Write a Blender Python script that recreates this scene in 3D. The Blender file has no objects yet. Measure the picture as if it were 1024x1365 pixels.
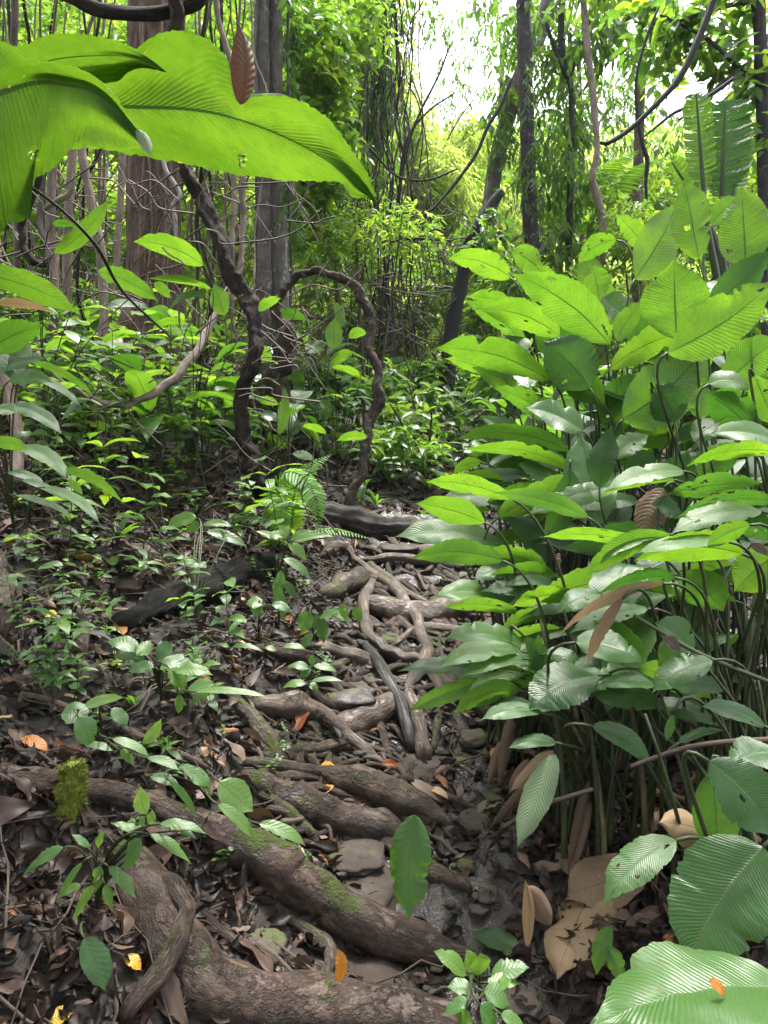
import bpy, math, random
import numpy as np
from mathutils import Vector

R = random.Random(11)
G = np.random.default_rng(5)
scene = bpy.context.scene
COL = scene.collection
PI = math.pi

# ---------------------------------------------------------------- camera geometry
F = 985.8                                   # focal length in photo pixels (1024 x 1365)
CAM = np.array([0.0, 0.0, 1.5])
PITCH = math.radians(-8)
FWD = np.array([0, math.cos(PITCH), math.sin(PITCH)])
UP = np.array([0, -math.sin(PITCH), math.cos(PITCH)])
RIGHT = np.array([1.0, 0, 0])


def at(u, v, d):
    """World point seen at photo pixel (u, v) at depth d metres."""
    return CAM + FWD * d + RIGHT * ((u - 512) / F * d) + UP * ((682.5 - v) / F * d)


# ---------------------------------------------------------------- noise
_T = np.random.default_rng(99).random(8192)


def _h(i, j, k, s):
    return _T[(i * 1619 + j * 31337 + k * 6971 + s * 1013) & 8191]


def vn(p, s=0):
    """Value noise in -1..1 for an (N,3) array."""
    p = np.asarray(p, float)
    i = np.floor(p).astype(np.int64)
    f = p - i
    f = f * f * (3 - 2 * f)
    x, y, z = i[..., 0], i[..., 1], i[..., 2]
    r = 0
    for a in (0, 1):
        for b in (0, 1):
            for c in (0, 1):
                w = (f[..., 0] if a else 1 - f[..., 0]) * (f[..., 1] if b else 1 - f[..., 1]) * (f[..., 2] if c else 1 - f[..., 2])
                r = r + w * _h(x + a, y + b, z + c, s)
    return r * 2 - 1


def sstep(a, b, x):
    t = np.clip((x - a) / (b - a), 0, 1)
    return t * t * (3 - 2 * t)


XC = 0.14


def H(x, y):
    """Height of the ground: a stepped trail climbing away, a bank on the left, a far hill."""
    x = np.asarray(x, float)
    y = np.asarray(y, float)
    x, y = np.broadcast_arrays(x, y)
    lin = np.where(y < 6, 0.15 * y, 0.9 + 0.06 * (y - 6))
    q = y / 0.46
    terr = (np.floor(q) + sstep(0.62, 0.95, q - np.floor(q))) * 0.46 * 0.15
    m = np.exp(-((x - XC) / 0.5) ** 2) * (1 - sstep(4.2, 5.2, y)) * sstep(1.2, 1.9, y)
    z = lin + (terr - lin) * 0.8 * m
    s = np.clip((XC - 0.27 - x), 0, 4)
    z = z + 0.50 * s ** 1.15 / (1 + 0.28 * s)
    rr = np.clip(x - (XC + 0.6), 0, 3)
    z = z + 0.10 * rr
    z = z - 0.06 * np.exp(-((x - XC) / 0.33) ** 2) * (1 - sstep(4.5, 6, y))
    z = z + 16 * sstep(22, 62, y) - 6 * sstep(70, 150, y)
    P = np.stack([x, y, np.zeros_like(x)], -1)
    fade = 1 - sstep(9, 16, y)
    z = z + 0.05 * vn(P * 1.7, 1) + (0.028 * vn(P * 5.3, 2) + 0.016 * vn(P * 13, 3) + 0.009 * vn(P * 33, 6)) * fade + 0.7 * vn(P * 0.11, 4) * sstep(14, 30, y)
    return z


_ts = np.concatenate([np.arange(0.7, 8, 0.012), np.arange(8, 40, 0.08)])


def depth(u, v):
    """Depth at which the view ray through pixel (u, v) meets the ground."""
    d0 = FWD + RIGHT * ((u - 512) / F) + UP * ((682.5 - v) / F)
    p = CAM + _ts[:, None] * d0
    below = p[:, 2] < H(p[:, 0], p[:, 1])
    k = int(np.argmax(below)) if below.any() else len(_ts) - 1
    return float(_ts[k])


def gr(u, v):
    return at(u, v, depth(u, v))


def onground(x, y, dz=0.0):
    return np.array([x, y, float(H(x, y)) + dz])


def nrm(a):
    a = np.asarray(a, float)
    return a / np.maximum(np.linalg.norm(a, axis=-1, keepdims=True), 1e-9)


# ---------------------------------------------------------------- objects
def tag(o, label=None, cat=None, group=None, kind=None):
    if label: o['label'] = label
    if cat: o['category'] = cat
    if group: o['group'] = group
    if kind: o['kind'] = kind
    return o


def empty(name, loc=(0, 0, 0), label=None, cat=None, group=None):
    o = bpy.data.objects.new(name, None)
    o.location = Vector([float(c) for c in loc])
    o.empty_display_size = 0.1
    COL.objects.link(o)
    return tag(o, label, cat, group)


class MB:
    """Collects quads with uv and a per-leaf tone, and links them as ONE mesh object."""

    def __init__(self):
        self.v, self.q, self.uv, self.t, self.m, self.n = [], [], [], [], [], 0

    def add(self, verts, quads, uv, tone=0.5, mi=0):
        verts = np.asarray(verts, float).reshape(-1, 3)
        self.v.append(verts)
        quads = np.asarray(quads, np.int64).reshape(-1, 4)
        self.q.append(quads + self.n)
        self.uv.append(np.asarray(uv, float).reshape(-1, 2))
        self.t.append(np.broadcast_to(np.asarray(tone, float), (len(verts),)))
        self.m.append(np.full(len(quads), mi))
        self.n += len(verts)

    def build(self, name, mats, parent=None, smooth=True):
        if not isinstance(mats, (list, tuple)): mats = [mats]
        v = np.concatenate(self.v); q = np.concatenate(self.q); uv = np.concatenate(self.uv); t = np.concatenate(self.t)
        off = np.zeros(3)
        if parent is not None:
            p, off = parent, np.zeros(3)
            while p is not None:
                off = off + np.array(p.location); p = p.parent
        me = bpy.data.meshes.new(name)
        me.vertices.add(len(v)); me.vertices.foreach_set('co', (v - off).astype(np.float32).ravel())
        me.loops.add(q.size); me.loops.foreach_set('vertex_index', q.astype(np.int32).ravel())
        me.polygons.add(len(q)); me.polygons.foreach_set('loop_start', np.arange(0, q.size, 4, dtype=np.int32))
        me.polygons.foreach_set('material_index', np.concatenate(self.m).astype(np.int32))
        me.polygons.foreach_set('use_smooth', np.full(len(q), smooth))
        ul = me.uv_layers.new(name='UVMap'); ul.data.foreach_set('uv', uv[q.ravel()].astype(np.float32).ravel())
        a = me.attributes.new('tone', 'FLOAT', 'POINT'); a.data.foreach_set('value', t.astype(np.float32))
        for mm in mats: me.materials.append(mm)
        me.update(); me.validate()
        o = bpy.data.objects.new(name, me)
        COL.objects.link(o)
        if parent is not None: o.parent = parent
        return o


def copy_tree(o, parent=None):
    c = o.copy(); COL.objects.link(c); c.parent = parent
    for ch in list(o.children): copy_tree(ch, c)
    return c


# ---------------------------------------------------------------- tubes
def spline(P, n, closed=False):
    """Catmull-Rom through rows of P (any width), n samples per span."""
    P = np.asarray(P, float)
    if len(P) < 3:
        t = np.linspace(0, 1, n + 1)[:, None]
        return P[0] * (1 - t) + P[-1] * t
    Q = np.vstack([2 * P[0] - P[1], P, 2 * P[-1] - P[-2]])
    out = []
    for i in range(len(P) - 1):
        a, b, c, d = Q[i:i + 4]
        t = np.linspace(0, 1, n, endpoint=False)[:, None]
        out.append(0.5 * (2 * b + (c - a) * t + (2 * a - 5 * b + 4 * c - d) * t ** 2 + (3 * b - a - 3 * c + d) * t ** 3))
    out.append(P[-1:])
    return np.vstack(out)


def frames(p):
    t = nrm(np.gradient(p, axis=0))
    ref = np.array([0, 0, 1.0]) if abs(t[0][2]) < 0.9 else np.array([1.0, 0, 0])
    n = nrm(np.cross(t[0], ref)); N = [n]
    for i in range(1, len(p)):
        n = n - t[i] * np.dot(n, t[i]); n = nrm(n); N.append(n)
    N = np.array(N)
    return t, N, np.cross(t, N)


def tube(mb, p, r, seg=10, amp=0.0, freq=6.0, lobes=0, lamp=0.0, twist=0.0, seed=0, tone=0.5, mi=0, flat=1.0):
    p = np.asarray(p, float); r = np.asarray(r, float) * np.ones(len(p))
    t, N, B = frames(p)
    s = np.concatenate([[0], np.cumsum(np.linalg.norm(np.diff(p, axis=0), axis=1))])
    th = np.linspace(0, 2 * PI, seg + 1)
    dirs = N[:, None, :] * np.cos(th)[None, :, None] + B[:, None, :] * np.sin(th)[None, :, None]
    rr = r[:, None] * np.ones(seg + 1)
    if lobes: rr = rr * (1 + lamp * np.cos(lobes * th[None, :] + twist * s[:, None]))
    if amp:
        base = p[:, None, :] + dirs * r[:, None, None]
        rr = rr * (1 + amp * vn(base * freq, seed) + 0.5 * amp * vn(base * freq * 2.7, seed + 1))
    V = dirs * rr[..., None]
    if flat != 1.0: V[..., 2] *= flat
    V = p[:, None, :] + V
    # close the ends
    V0 = np.repeat(p[:1], seg + 1, 0)[None] - t[0] * r[0] * 0.4
    V1 = np.repeat(p[-1:], seg + 1, 0)[None] + t[-1] * r[-1] * 0.4
    V = np.concatenate([V0, V, V1])
    ss = np.concatenate([[s[0]], s, [s[-1]]])
    m = len(V); w = seg + 1
    i = (np.arange(m - 1)[:, None] * w + np.arange(seg)[None, :]).ravel()
    Q = np.stack([i, i + 1, i + 1 + w, i + w], -1)
    UV = np.stack(np.broadcast_arrays(th[None, :] / (2 * PI), ss[:, None]), -1)
    mb.add(V, Q, UV, tone, mi)


def pix_tube(mb, pts, seg=12, n=8, wob=0.0, **k):
    """Tube through photo points (u, v, depth, radius in photo pixels)."""
    P = np.array([list(at(u, v, d)) + [r * d / F] for u, v, d, r in pts])
    S = spline(P, n)
    p = S[:, :3]
    if wob:
        p = p + wob * np.stack([vn(p * 3 + 7, 21), vn(p * 3 + 3, 22), vn(p * 3 + 5, 23)], -1)
    tube(mb, p, np.maximum(S[:, 3], 0.0008), seg, **k)
    return p


# ---------------------------------------------------------------- leaves
def prof_broad(t):
    return np.clip((np.sin(PI * np.clip(t, 0, 1) ** 0.80)) ** 0.72, 0, 1) * (1 - 0.62 * sstep(0.78, 1.0, t))


def prof_lance(t):
    return np.clip(np.sin(PI * np.clip(t, 0, 1) ** 0.72), 0, 1) ** 0.95


def prof_strap(t):
    return sstep(0, 0.12, t) * (1 - sstep(0.45, 1.0, t)) ** 0.8


def blade(mb, mid, up, w, prof=prof_broad, fold=0.18, curl=0.12, wav=0.03, nicks=0, seed=0, tone=0.5, nu=5, rip=0.0, mi=0, crump=0.012, holes=0):
    """A leaf along the curve `mid` (K,3); `up` is the normal of its upper side, w its full width."""
    mid = np.asarray(mid, float); K = len(mid)
    rng = np.random.default_rng(seed + 17)
    tt = np.linspace(0, 1, K)
    tg = nrm(np.gradient(mid, axis=0))
    up = np.asarray(up, float)
    n = nrm(up - tg * (tg @ up)[:, None])
    s = np.cross(tg, n)
    c = np.linspace(-1, 1, 2 * nu + 1)
    half = w / 2 * prof(tt)
    E = np.ones((K, 2))
    for _ in range(nicks):
        t0 = rng.uniform(0.12, 0.95); sd = rng.integers(0, 2); dp = rng.uniform(0.06, 0.45) ** 1.3; ww = rng.uniform(0.008, 0.04)
        E[:, sd] *= 1 - dp * np.exp(-((tt - t0) / ww) ** 2)
    E *= 1 + 0.025 * rng.standard_normal((K, 2)) * (nicks > 0)
    L = np.linalg.norm(mid[-1] - mid[0])
    ed = np.where(c[None, :] < 0, E[:, :1], E[:, 1:])
    x = half[:, None] * c[None, :] * ed
    ph = rng.uniform(0, 6)
    z = np.abs(x) * math.tan(fold) - curl * w * (c[None, :] ** 2) * prof(tt)[:, None] * 0.5
    z = z + wav * w * np.abs(c[None, :]) ** 2 * np.sin(tt[:, None] * (9 + rng.uniform(0, 5)) + ph + (c[None, :] > 0) * 1.7)
    if rip: z = z + rip * w * np.sin((tt[:, None] - np.abs(c)[None, :] * 0.12) * 2 * PI * 13) * np.minimum(1, np.abs(c)[None, :] * 2.5)
    if crump: z = z + crump * w * vn(np.stack(np.broadcast_arrays(tt[:, None] * L * 34, x * 34, 0.3 + seed % 97), -1), seed % 50) + crump * 1.6 * w * vn(np.stack(np.broadcast_arrays(tt[:, None] * L * 12, x * 12, 0.7 + seed % 89), -1), seed % 31)
    V = mid[:, None, :] + s[:, None, :] * x[..., None] + n[:, None, :] * z[..., None] + tg[:, None, :] * (np.abs(x) * 0.10 * (1 - tt[:, None]))[..., None]
    m = 2 * nu + 1
    i = np.arange(K - 1)[:, None] * m + np.arange(m - 1)[None, :]
    keep = np.ones(i.shape, bool)
    for _ in range(holes):                             # insect bites
        a, b = rng.uniform(.1, .95) * (K - 1), rng.choice([rng.uniform(.5, m / 2 - 1.6), rng.uniform(m / 2 + .6, m - 1.5)])
        ra, rb_ = rng.uniform(.6, 2.2), rng.uniform(.5, 1.1)
        gi, gj = np.meshgrid(np.arange(K - 1) + .5, np.arange(m - 1) + .5, indexing='ij')
        keep &= ((gi - a) / ra) ** 2 + ((gj - b) / rb_) ** 2 > 1
    i = i[keep]
    Q = np.stack([i, i + 1, i + 1 + m, i + m], -1)
    UV = np.stack(np.broadcast_arrays((c[None, :] + 1) / 2, tt[:, None]), -1)
    mb.add(V, Q, UV, tone, mi)


def bez(a, b, c, n):
    t = np.linspace(0, 1, n)[:, None]
    return a * (1 - t) ** 2 + 2 * b * t * (1 - t) + c * t ** 2


def bez3(a, b, c, d, n):
    t = np.linspace(0, 1, n)[:, None]
    return a * (1 - t) ** 3 + 3 * b * t * (1 - t) ** 2 + 3 * c * t * t * (1 - t) + d * t ** 3


def pix_leaf(mb, B, T, w, d, dd=0.0, bow=0.0, roll=-30, K=26, nu=5, **k):
    """Leaf whose base and tip are seen at photo pixels B and T; w apparent width in pixels; dd how much deeper
    the tip is; roll > 0 shows the upper side, < 0 the lower side.  Returns (base, base tangent)."""
    b, t = at(B[0], B[1], d), at(T[0], T[1], d + dd)
    dm = d + dd / 2
    a2 = np.array([T[0] - B[0], T[1] - B[1]], float); a2 /= max(np.linalg.norm(a2), 1e-6)
    perp = np.array([a2[1], -a2[0]])
    if perp[1] > 0: perp = -perp                       # towards the top of the picture
    off = (RIGHT * perp[0] - UP * perp[1]) * bow * dm / F
    ctrl = (b + t) / 2 + 2 * off
    mid = bez(b, ctrl, t, K)
    ax = nrm(t - b)
    view = nrm((b + t) / 2 - CAM)
    s0 = nrm(np.cross(ax, view)); n0 = np.cross(s0, ax)
    if np.dot(n0, view) > 0: n0 = -n0                  # faces the camera
    ra = math.radians(abs(roll))
    best = None
    for sg in (1, -1):
        nn = n0 * math.cos(ra) + sg * s0 * math.sin(ra)
        sc = nn[2] * (1 if roll >= 0 else -1)
        if best is None or sc > best[0]: best = (sc, nn)
    nn = best[1]
    up = nn if nn[2] > 0 else -nn
    wm = w * dm / F / max(math.cos(ra), 0.35)
    blade(mb, mid, up, wm, nu=nu, **k)
    return b, nrm(mid[1] - mid[0])


def leaf6(mb, base, dirv, nor, L, W, tone, mi=0, fold=0.25, droop=0.15):
    """Many small folded leaves at once (two quads each)."""
    N = len(base)
    dirv = nrm(dirv); side = nrm(np.cross(dirv, nor)); nor = np.cross(side, dirv)
    L = np.broadcast_to(L, (N,))[:, None]; W = np.broadcast_to(W, (N,))[:, None]
    f = math.tan(fold)
    dz = np.array([0, 0, -1.0]) * L * droop
    b = base
    t = base + dirv * L + dz
    r1 = base + dirv * L * 0.30 + side * W * 0.46 + nor * W * 0.46 * f + dz * 0.1
    r2 = base + dirv * L * 0.68 + side * W * 0.36 + nor * W * 0.36 * f + dz * 0.45
    l1 = base + dirv * L * 0.30 - side * W * 0.46 + nor * W * 0.46 * f + dz * 0.1
    l2 = base + dirv * L * 0.68 - side * W * 0.36 + nor * W * 0.36 * f + dz * 0.45
    V = np.stack([b, r1, r2, t, l2, l1], 1).reshape(-1, 3)
    i = np.arange(N)[:, None] * 6
    Q = np.stack([i + np.array([0, 1, 2, 3]), i + np.array([0, 3, 4, 5])], 1).reshape(-1, 4)
    uv = np.tile(np.array([[.5, 0], [1, .3], [.85, .68], [.5, 1], [.15, .68], [0, .3]]), (N, 1))
    mb.add(V, Q, uv, np.repeat(np.broadcast_to(tone, (N,)), 6), mi)


def rand_dirs(n, rng=G):
    return nrm(rng.standard_normal((n, 3)))


def spray(mb, centre, rad, n, L, ratio=0.4, tone=(0.2, 0.9), per=9, droop=0.35, hang=0.0, flat=0.6, twl=None, mi=0, shell=0.4, rng=G, twig_mi=None):
    """Foliage of a crown lobe: twigs spread through an ellipsoid, each carrying `per` leaves in two ranks."""
    k = max(1, n // per)
    u = rand_dirs(k, rng) * (rng.random((k, 1)) ** shell)
    c = np.asarray(centre) + u * np.asarray(rad)
    out = nrm(u * np.array([1, 1, 0.5]) + rng.standard_normal((k, 3)) * 0.6 + np.array([0, 0, -hang]))
    tl = (twl or L * per * 0.28)
    tt = (np.arange(per) + 0.5) / per
    base = c[:, None, :] + out[:, None, :] * (tt[None, :, None] - 0.5) * tl
    base[..., 2] -= (tt[None, :] ** 2) * tl * 0.3
    sd = nrm(np.cross(out, np.array([0, 0, 1.0]) + rng.standard_normal((k, 3)) * 0.35))
    alt = np.where(np.arange(per) % 2 == 0, 1.0, -1.0)
    dv = out[:, None, :] * 0.55 + sd[:, None, :] * alt[None, :, None] + rng.standard_normal((k, per, 3)) * 0.3 + np.array([0, 0, -hang])
    nv = np.array([0, 0, 1.0]) + rng.standard_normal((k, per, 3)) * flat
    LL = L * rng.uniform(0.6, 1.25, (k, per))
    tn = rng.uniform(tone[0], tone[1], (k, 1)) + rng.normal(0, 0.08, (k, per))
    leaf6(mb, base.reshape(-1, 3), dv.reshape(-1, 3), nv.reshape(-1, 3), LL.ravel(), LL.ravel() * ratio, np.clip(tn, 0, 1).ravel(), mi, droop=droop)


def leafN(mb, base, dirv, nor, L, W, tone, rows=6, cols=3, rng=G):
    """Many dead leaves at once, each a small curled grid."""
    N = len(base)
    dirv = nrm(dirv); side = nrm(np.cross(dirv, nor)); nor = np.cross(side, dirv)
    L = np.broadcast_to(L, (N,)); W = np.broadcast_to(W, (N,))
    t = np.linspace(0, 1, rows); c = np.linspace(-1, 1, cols)
    pr = np.clip(np.sin(PI * np.clip(t, 0.015, 0.985) ** 0.8), 0.02, 1) ** 0.85
    cu = rng.normal(0.25, 0.55, N); al = rng.normal(0, 0.28, N); tw = rng.normal(0, 0.5, N); bend = rng.normal(0, .18, N); ph = rng.uniform(0, 6, N)
    x = W[:, None, None] / 2 * pr[None, :, None] * c[None, None, :] + (bend * L)[:, None, None] * (t ** 2)[None, :, None]
    y = L[:, None, None] * (t - 0)[None, :, None] * np.ones((1, 1, cols))
    ang = tw[:, None, None] * (t - .5)[None, :, None]
    z = W[:, None, None] * (cu[:, None, None] * (c ** 2)[None, None, :] * pr[None, :, None] * .6 + ang * c[None, None, :] * .5 + .10 * np.sin(t[None, :, None] * 11 + ph[:, None, None] + c[None, None, :] * 2)) + (al * L)[:, None, None] * ((t - .5) ** 2)[None, :, None] * 1.6
    V = base[:, None, None, :] + dirv[:, None, None, :] * y[..., None] + side[:, None, None, :] * x[..., None] + nor[:, None, None, :] * z[..., None]
    i = (np.arange(rows - 1)[:, None] * cols + np.arange(cols - 1)[None]).ravel()
    q = np.stack([i, i + 1, i + 1 + cols, i + cols], -1)
    Q = (np.arange(N)[:, None, None] * (rows * cols) + q[None]).reshape(-1, 4)
    uv = np.stack(np.broadcast_arrays((c[None, :] + 1) / 2, t[:, None]), -1).reshape(-1, 2)
    mb.add(V.reshape(-1, 3), Q, np.tile(uv, (N, 1)), np.repeat(np.broadcast_to(tone, (N,)), rows * cols))
# ---------------------------------------------------------------- materials
class NT:
    def __init__(self, name):
        self.m = bpy.data.materials.new(name); self.m.use_nodes = True
        self.t = self.m.node_tree; self.t.nodes.clear()
        self.out = self.t.nodes.new('ShaderNodeOutputMaterial')

    def n(self, typ, props=None, **inp):
        nd = self.t.nodes.new('ShaderNode' + typ)
        for k, v in (props or {}).items(): setattr(nd, k, v)
        for k, v in inp.items():
            key = int(k[1:]) if k[0] == 'i' and k[1:].isdigit() else k.replace('_', ' ')
            s = nd.inputs[key]
            if isinstance(v, bpy.types.NodeSocket): self.t.links.new(v, s)
            elif isinstance(v, tuple) and len(v) == 3 and s.type == 'RGBA': s.default_value = (*v, 1)
            else: s.default_value = v
        return nd

    def math(self, op, a, b=None, c=None, clamp=False):
        kw = {'i0': a}
        if b is not None: kw['i1'] = b
        if c is not None: kw['i2'] = c
        return self.n('Math', {'operation': op, 'use_clamp': clamp}, **kw).outputs[0]

    def mix(self, f, a, b, blend='MIX'):
        nd = self.n('MixRGB', {'blend_type': blend}, i0=f, i1=a, i2=b)
        return nd.outputs[0]

    def ramp(self, f, stops, interp='LINEAR'):
        nd = self.n('ValToRGB', None, i0=f); e = nd.color_ramp.elements
        nd.color_ramp.interpolation = interp
        while len(e) < len(stops): e.new(0.5)
        for el, (p, c) in zip(e, stops):
            el.position = p; el.color = (*c, 1) if len(c) == 3 else c
        return nd.outputs[0]

    def noise(self, vec=None, scale=5.0, detail=4.0, rough=0.55):
        kw = dict(Scale=scale, Detail=detail, Roughness=rough)
        if vec is not None: kw['Vector'] = vec
        return self.n('TexNoise', None, **kw).outputs[0]

    def attr(self, name='tone'):
        return self.n('Attribute', {'attribute_name': name}).outputs['Fac']

    def uv(self): return self.n('TexCoord').outputs['UV']
    def obj(self): return self.n('TexCoord').outputs['Object']
    def geo(self): return self.n('NewGeometry')

    def mapv(self, vec, scale):
        return self.n('Mapping', None, Vector=vec, Scale=scale).outputs[0]

    def bump(self, h, s=0.3, dist=0.01, normal=None):
        kw = dict(Height=h, Strength=s, Distance=dist)
        if normal is not None: kw['Normal'] = normal
        return self.n('Bump', None, **kw).outputs[0]

    def surf(self, s):
        self.t.links.new(s, self.out.inputs['Surface']); return self.m


def leaf_mat(name, ramp, trans, tf=0.45, rough=0.4, veins=0, spots=0.0, under=None, rib=None, spec=0.5, bump=0.35, ribdark=0.55, sscale=30.0, scol=(0.25, 0.14, 0.02), vcon=0.26):
    """Two-sided leaf: waxy upper side, paler matt lower side, light passing through.  `ramp` by the leaf's own tone."""
    k = NT(name)
    tone = k.attr(); uv = k.uv()
    sp = k.n('SeparateXYZ', None, i0=uv)
    col = k.ramp(tone, ramp)
    tcol = k.ramp(tone, trans)
    c = k.math('ABSOLUTE', k.math('MULTIPLY', k.math('SUBTRACT', sp.outputs[0], 0.5), 2.0))
    pos = k.geo().outputs['Position']
    blot = k.noise(pos, 9.0, 3)
    tcol = k.mix(k.ramp(k.noise(pos, 70.0, 4, 0.7), [(0.45, (0, 0, 0)), (0.7, (1, 1, 1))]), tcol, k.mix(1.0, tcol, (0.74, 0.78, 0.7), 'MULTIPLY'))
    col = k.mix(k.math('MULTIPLY', blot, 0.45), col, k.mix(1.0, col, (0.55, 0.62, 0.5), 'MULTIPLY'))
    nrmv = None
    if veins:
        w = k.math('SUBTRACT', sp.outputs[1], k.math('MULTIPLY', k.math('POWER', c, 0.8), 0.16))
        w = k.math('ADD', w, k.math('MULTIPLY', k.noise(pos, 11.0, 3), 0.05))
        w = k.math('SINE', k.math('MULTIPLY', w, 2 * PI * veins))
        fine = k.math('SINE', k.math('MULTIPLY', k.math('SUBTRACT', sp.outputs[1], k.math('MULTIPLY', c, 0.16)), 2 * PI * veins * 3.1))
        h = k.math('ADD', k.math('MULTIPLY', w, 0.6), k.math('ADD', k.math('MULTIPLY', fine, 0.18), k.math('MULTIPLY', k.noise(pos, 40.0, 3), 0.8)))
        wl = k.math('MULTIPLY_ADD', w, 0.5, 0.5)
        wl = k.math('MULTIPLY', k.math('POWER', wl, 3.0), vcon)
        tcol = k.mix(wl, tcol, k.mix(1.0, tcol, (0.55, 0.66, 0.45), 'MULTIPLY'))
        col = k.mix(wl, col, k.mix(1.0, col, (1.5, 1.4, 1.5), 'MULTIPLY'))
        nrmv = k.bump(h, bump, 0.0022)
        ribm = k.math('LESS_THAN', c, k.math('MULTIPLY_ADD', sp.outputs[1], -0.030, 0.042))
        tcol = k.mix(k.math('MULTIPLY', ribm, 0.9), tcol, (0.02, 0.04, 0.006))
        col = k.mix(k.math('MULTIPLY', ribm, ribdark), col, rib or (0.05, 0.09, 0.02))
    tcol = k.mix(k.ramp(k.noise(pos, 6.0, 4, 0.6), [(0.4, (0, 0, 0)), (0.66, (1, 1, 1))]), tcol, k.mix(1.0, tcol, (0.62, 0.70, 0.6), 'MULTIPLY'))
    bf = k.geo().outputs['Backfacing']
    lower = under or tuple(1.25 * x for x in ramp[-1][1])
    colb = k.mix(0.5, col, lower)
    bcol = k.mix(bf, col, colb)
    if spots:
        sv = k.n('TexVoronoi', None, Vector=pos, Scale=sscale, Randomness=1.0)
        m1 = k.math('LESS_THAN', sv.outputs['Distance'], k.math('MULTIPLY', k.noise(pos, 5.0, 2), spots))
        edge = k.math('MULTIPLY', k.math('GREATER_THAN', k.math('ADD', c, k.math('MULTIPLY', k.noise(pos, 9.0, 4), 0.6)), 1.36), 1.0)
        mm = k.math('MAXIMUM', m1, edge)
        bcol = k.mix(mm, bcol, (0.13, 0.085, 0.03)); tcol = k.mix(mm, tcol, scol)
    rg = k.math('ADD', k.math('MULTIPLY', bf, 0.22), k.math('MULTIPLY_ADD', blot, 0.25, rough - 0.1))
    kw = dict(Base_Color=bcol, Roughness=rg)
    kw['Specular IOR Level'.replace(' ', '_')] = spec
    if nrmv is not None: kw['Normal'] = nrmv
    p = k.n('BsdfPrincipled', None, **kw)
    tk = dict(Color=tcol)
    if nrmv is not None: tk['Normal'] = nrmv
    tr = k.n('BsdfTranslucent', None, **tk)
    return k.surf(k.n('MixShader', None, i0=tf, i1=p.outputs[0], i2=tr.outputs[0]).outputs[0])


def bark_mat(name, c0, c1, c2, su=18, sv=3.0, rough=0.75, bump=0.8, moss=0.0, mosscol=(0.07, 0.10, 0.012), wet=0.0, lichen=0.0, dist=0.012, crackf=0.7, spec=0.35):
    k = NT(name)
    uv = k.uv(); pos = k.obj()
    f1 = k.noise(k.mapv(uv, (su, sv, 1)), 1.0, 6, 0.65)
    f2 = k.noise(k.mapv(uv, (su * 3.3, sv * 3.7, 1)), 1.0, 5, 0.6)
    f = k.math('ADD', k.math('MULTIPLY', f1, 0.62), k.math('MULTIPLY', f2, 0.38))
    stain = k.ramp(k.noise(pos, 2.6, 5, 0.6), [(0.40, (1, 1, 1)), (0.62, (0, 0, 0))])
    g = k.noise(pos, 7.0, 5, 0.6)
    fine = k.noise(pos, 60.0, 4, 0.6)
    h = k.math('ADD', k.math('MULTIPLY', f, 0.8), k.math('ADD', k.math('MULTIPLY', g, 0.35), k.math('MULTIPLY', fine, 0.2)))
    col = k.ramp(f, [(0.36, c0), (0.50, c1), (0.64, c2)])
    col = k.mix(k.math('MULTIPLY', stain, 0.72), col, k.mix(0.6, col, tuple(0.35 * x for x in c0)))
    crack = k.math('ABSOLUTE', k.math('SUBTRACT', f1, 0.5))
    crk = k.ramp(crack, [(0.0, (1, 1, 1)), (0.045, (0, 0, 0))])
    col = k.mix(k.math('MULTIPLY', crk, crackf), col, tuple(0.25 * x for x in c0))
    h = k.math('SUBTRACT', h, k.math('MULTIPLY', crk, 0.3 * crackf))
    col = k.mix(k.ramp(g, [(0.42, (0, 0, 0)), (0.62, (1, 1, 1))]), col, k.mix(0.45, col, c2))
    col = k.mix(k.math('MULTIPLY', fine, 0.5), col, c0)
    rgh = k.math('MULTIPLY_ADD', g, 0.3, rough - 0.15)
    if wet:
        wm = k.ramp(k.noise(pos, 3.3, 3), [(0.42, (0, 0, 0)), (0.55, (1, 1, 1))])
        rgh = k.mix(wm, rgh, (1 - wet,) * 3)
    if lichen:
        lm = k.ramp(k.noise(pos, 13.0, 4), [(0.60, (0, 0, 0)), (0.66, (1, 1, 1))])
        col = k.mix(k.math('MULTIPLY', lm, lichen), col, (0.36, 0.36, 0.31))
    if moss:
        nz = k.n('SeparateXYZ', None, i0=k.geo().outputs['Normal']).outputs[2]
        mo = k.math('ADD', k.noise(pos, 6.5, 5, 0.65), k.math('MULTIPLY', nz, 0.10))
        mm = k.ramp(mo, [(0.80 - moss * 0.25, (0, 0, 0)), (0.88 - moss * 0.25, (1, 1, 1))])
        mc = k.mix(k.noise(pos, 90.0, 2), mosscol, tuple(1.6 * x for x in mosscol))
        col = k.mix(mm, col, mc)
        rgh = k.mix(mm, rgh, (0.9, 0.9, 0.9))
        h = k.math('ADD', h, k.math('MULTIPLY', k.noise(pos, 140.0, 2), k.math('MULTIPLY', mm, 0.5)))
    p = k.n('BsdfPrincipled', None, Base_Color=col, Roughness=rgh, Normal=k.bump(h, bump, dist), Specular_IOR_Level=spec)
    return k.surf(p.outputs[0])


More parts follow.
